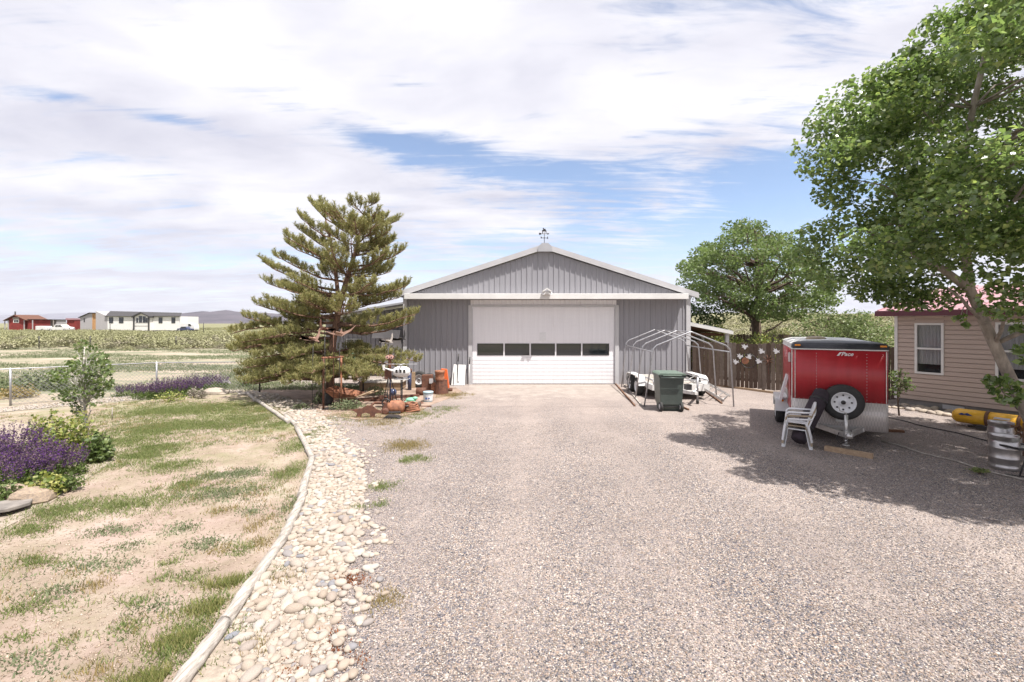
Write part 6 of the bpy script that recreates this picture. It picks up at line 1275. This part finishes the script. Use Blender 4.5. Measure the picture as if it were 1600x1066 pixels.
MB(O).bb(fx(38.5), fx(51), fy+.5, fy+5, 0, fz(499.5)).build('side_shed', M['redwood'], b); MB(O).bb(fx(38), fx(53), fy+.2, fy+5.2, fz(499.4), fz(498.8)).build('shed_roof', M['shingle'], b)
MB(O).tube([(fx(17.8), fy+1, fz(497)), (fx(17.8), fy+1, fz(486.5))], .16, 8).build('stove_pipe', M['black'], b)
wf = MB(O).bb(fx(21), fx(30), fy-.06, fy-.01, fz(504.5), fz(499.3)).build('window', M['vinyl'], b); MB(O).bb(fx(22.3), fx(25), fy-.1, fy-.065, fz(503.6), fz(500.4)).build('pane', M['glass'], wf); MB(O).bb(fx(25.8), fx(28.7), fy-.1, fy-.065, fz(503.6), fz(500.4)).build('pane', M['glass'], wf)
MB(O).bb(fx(20), fx(30), fy-.06, fy-.01, fz(499), fz(496)).build('gable_panel', M['rock'], b); mb = MB(O); 
for px in (8, 13.4, 38.4, 51.5): mb.bb(fx(px)-.12, fx(px)+.12, fy-.15, fy-.03, 0, fz(500.5))
mb.build('corner_post', M['greyclad'], b)
s = thing('red_shed', 'small plain red shed between the white pickup and unfinished garage', 'shed', (fx(110), fy+6, 0)); O = Matrix.Translation((-fx(110), -fy-6, 0)); Y = fy+6
MB(O).bb(fx(104.5, Y), fx(116.5, Y), Y, Y+4, 0, fz(500, Y)).build('wall', M['redwood'], s); MB(O).prism([(fx(104, Y), fz(500, Y)), (fx(117, Y), fz(500, Y)), (fx(117, Y), fz(497.5, Y)), (fx(104, Y), fz(497.5, Y))], Y-.3, Y+4.3).build('roof', M['pinkroof'], s)
s = thing('open_shelter', 'low dark-roofed open shelter behind the white pickup', 'shelter', (fx(72), fy+8, 0)); O = Matrix.Translation((-fx(72), -fy-8, 0)); Y = fy+8
MB(O).bb(fx(60, Y), fx(84, Y), Y, Y+5, fz(500.2, Y), fz(499.2, Y)).build('roof', M['shingle'], s); MB(O).bb(fx(61, Y), fx(83, Y), Y+1, Y+4, 0, fz(500.3, Y)).build('wall', M['greyclad'], s)
for px in (61, 72, 83): MB(O).bb(fx(px, Y)-.08, fx(px, Y)+.08, Y, Y+.16, 0, fz(500.2, Y)).build('post', M['log'], s)
def carwheel(par, x_, z_, y_, r_=.4):
    w_ = MB().lathe([(r_*.6, -.12), (r_, -.1), (r_, .1), (r_*.6, .12)], (x_, y_, z_), 16, 'y').build('wheel', M['rubber'], par); MB().lathe([(.05, -.14), (r_*.58, -.125), (r_*.58, .1)], (x_, y_, z_), 12, 'y').build('rim', M['alu'], w_)
p = thing('pickup_truck', 'white crew-cab pickup truck parked facing right near the farmhouse', 'pickup truck', (fx(95, 126), 126, 0))
MB().prism([(-3.0, .6), (-2.95, 1.25), (-1.0, 1.3), (-.7, 1.95), (1.0, 1.95), (1.7, 1.38), (2.9, 1.22), (3.05, .8), (3.0, .5), (-2.9, .5)], -1.0, 1.0).build('body', M['white'], p, bevel=.06)
for q in ([(-.6, 1.38), (-.45, 1.85), (.15, 1.85), (.15, 1.38)], [(.25, 1.38), (.25, 1.85), (.9, 1.85), (1.4, 1.4)]): MB().prism(q, -1.02, -.99).build('window', M['glass'], p)
for a in (-1.9, 2.0): carwheel(p, a, .42, -.92); carwheel(p, a, .42, .92)
MB().box((3.0, -.7, 1.0), (.12, .35, .18)).build('headlight', M['glass'], p); MB().box((3.0, .7, 1.0), (.12, .35, .18)).build('headlight', M['glass'], p)
p = thing('work_trailer', 'low white utility truck bed parked left of the white pickup', 'truck', (fx(69, 126), 126, 0))
MB().prism([(-1.5, .5), (-1.5, 1.5), (-1.35, 1.6), (1.2, 1.55), (1.45, 1.1), (1.5, .5)], -.9, .9).build('body', M['white'], p, bevel=.05); carwheel(p, .4, .4, -.88); carwheel(p, .4, .4, .88); MB().box((1.9, 0, .55), (.9, .1, .1)).build('drawbar', M['black'], p)
p = thing('box_truck', 'white cab truck parked right of the long white farmhouse', 'truck', (fx(298, 132), 132, 0))
MB().prism([(-1.2, .5), (-1.2, 2.4), (.4, 2.4), (.8, 2.1), (1.6, 1.9), (1.8, 1.1), (1.8, .5)], -1.0, 1.0).build('cab', M['white'], p, bevel=.06); MB().prism([(.0, 1.5), (.0, 2.15), (.5, 2.15), (.8, 1.9), (.8, 1.5)], -1.03, -.99).build('window', M['glass'], p); carwheel(p, 1.0, .45, -.95); carwheel(p, 1.0, .45, .95); carwheel(p, -.8, .45, -.95)
p = thing('camper', 'small white camper half hidden between farmhouse and cab truck', 'camper', (fx(288, 135), 135, 0))
MB().prism([(-1.0, .6), (-1.0, 2.0), (.7, 2.0), (.8, .6)], -1.1, 1.1).build('body', M['vinyl'], p, bevel=.1); MB().box((-.1, -1.11, 1.5), (.7, .04, .4)).build('window', M['glass'], p); carwheel(p, -.2, .4, -1.0)
p = thing('parked_car', 'dark grey car parked in front of the white camper', 'car', (fx(290, 129), 129, 0))
MB().prism([(-1.9, .35), (-1.9, .85), (-1.1, .95), (-.7, 1.4), (.5, 1.4), (1.0, .95), (1.9, .8), (1.9, .35)], -.8, .8).build('body', M['navy'], p, bevel=.06); MB().prism([(-.9, .98), (-.6, 1.32), (.4, 1.32), (.8, .98)], -.82, -.79).build('window', M['glass'], p)
for a in (-1.2, 1.2): carwheel(p, a, .33, -.74, .32); carwheel(p, a, .33, .74, .32)
for px, pt_, lab in ((172, 514, 'dark fence stake before the farmhouse'), (318, 514, 'dark fence stake right of the parked vehicles')):
    Y = 95.; o = MB().tube([(0, 0, 0), (0, 0, fz(505 if px < 200 else 503, Y)-.2)], .06, 6).build('range_post', M['black']); o.location = (fx(px, Y), Y, 0); tag(o, lab, 'post')
for px, lab in ((61, 'thin dark range fence post furthest left in the sagebrush edge'), (141, 'thin dark range fence post behind the sapling top'), (275, 'thin dark range fence post before the sagebrush under the farmhouse'), (372, 'thin dark range fence post left of the pine')):
    Y = 42.; o = MB().tube([(0, 0, 0), (0, 0, 1.2)], .035, 6).build('range_post', M['black']); o.location = (fx(px, Y), Y, 0); tag(o, lab, 'post')

#HAZE
hb = MB().box((0, 0, 296), (19000, 19000, 600)).build('haze', M['white']); hb['kind'] = 'stuff'; hb['label'] = 'thin pale summer haze over the far hills'
hm = bpy.data.materials.new('haze'); hm.use_nodes = True; hn = hm.node_tree; hn.nodes.clear(); ho = hn.nodes.new('ShaderNodeOutputMaterial'); hv = hn.nodes.new('ShaderNodeVolumePrincipled')
hv.inputs['Color'].default_value = (.93, .95, 1, 1); hv.inputs['Density'].default_value = .000045; hv.inputs['Anisotropy'].default_value = .2; hn.links.new(hv.outputs[0], ho.inputs['Volume']); hb.data.materials[0] = hm
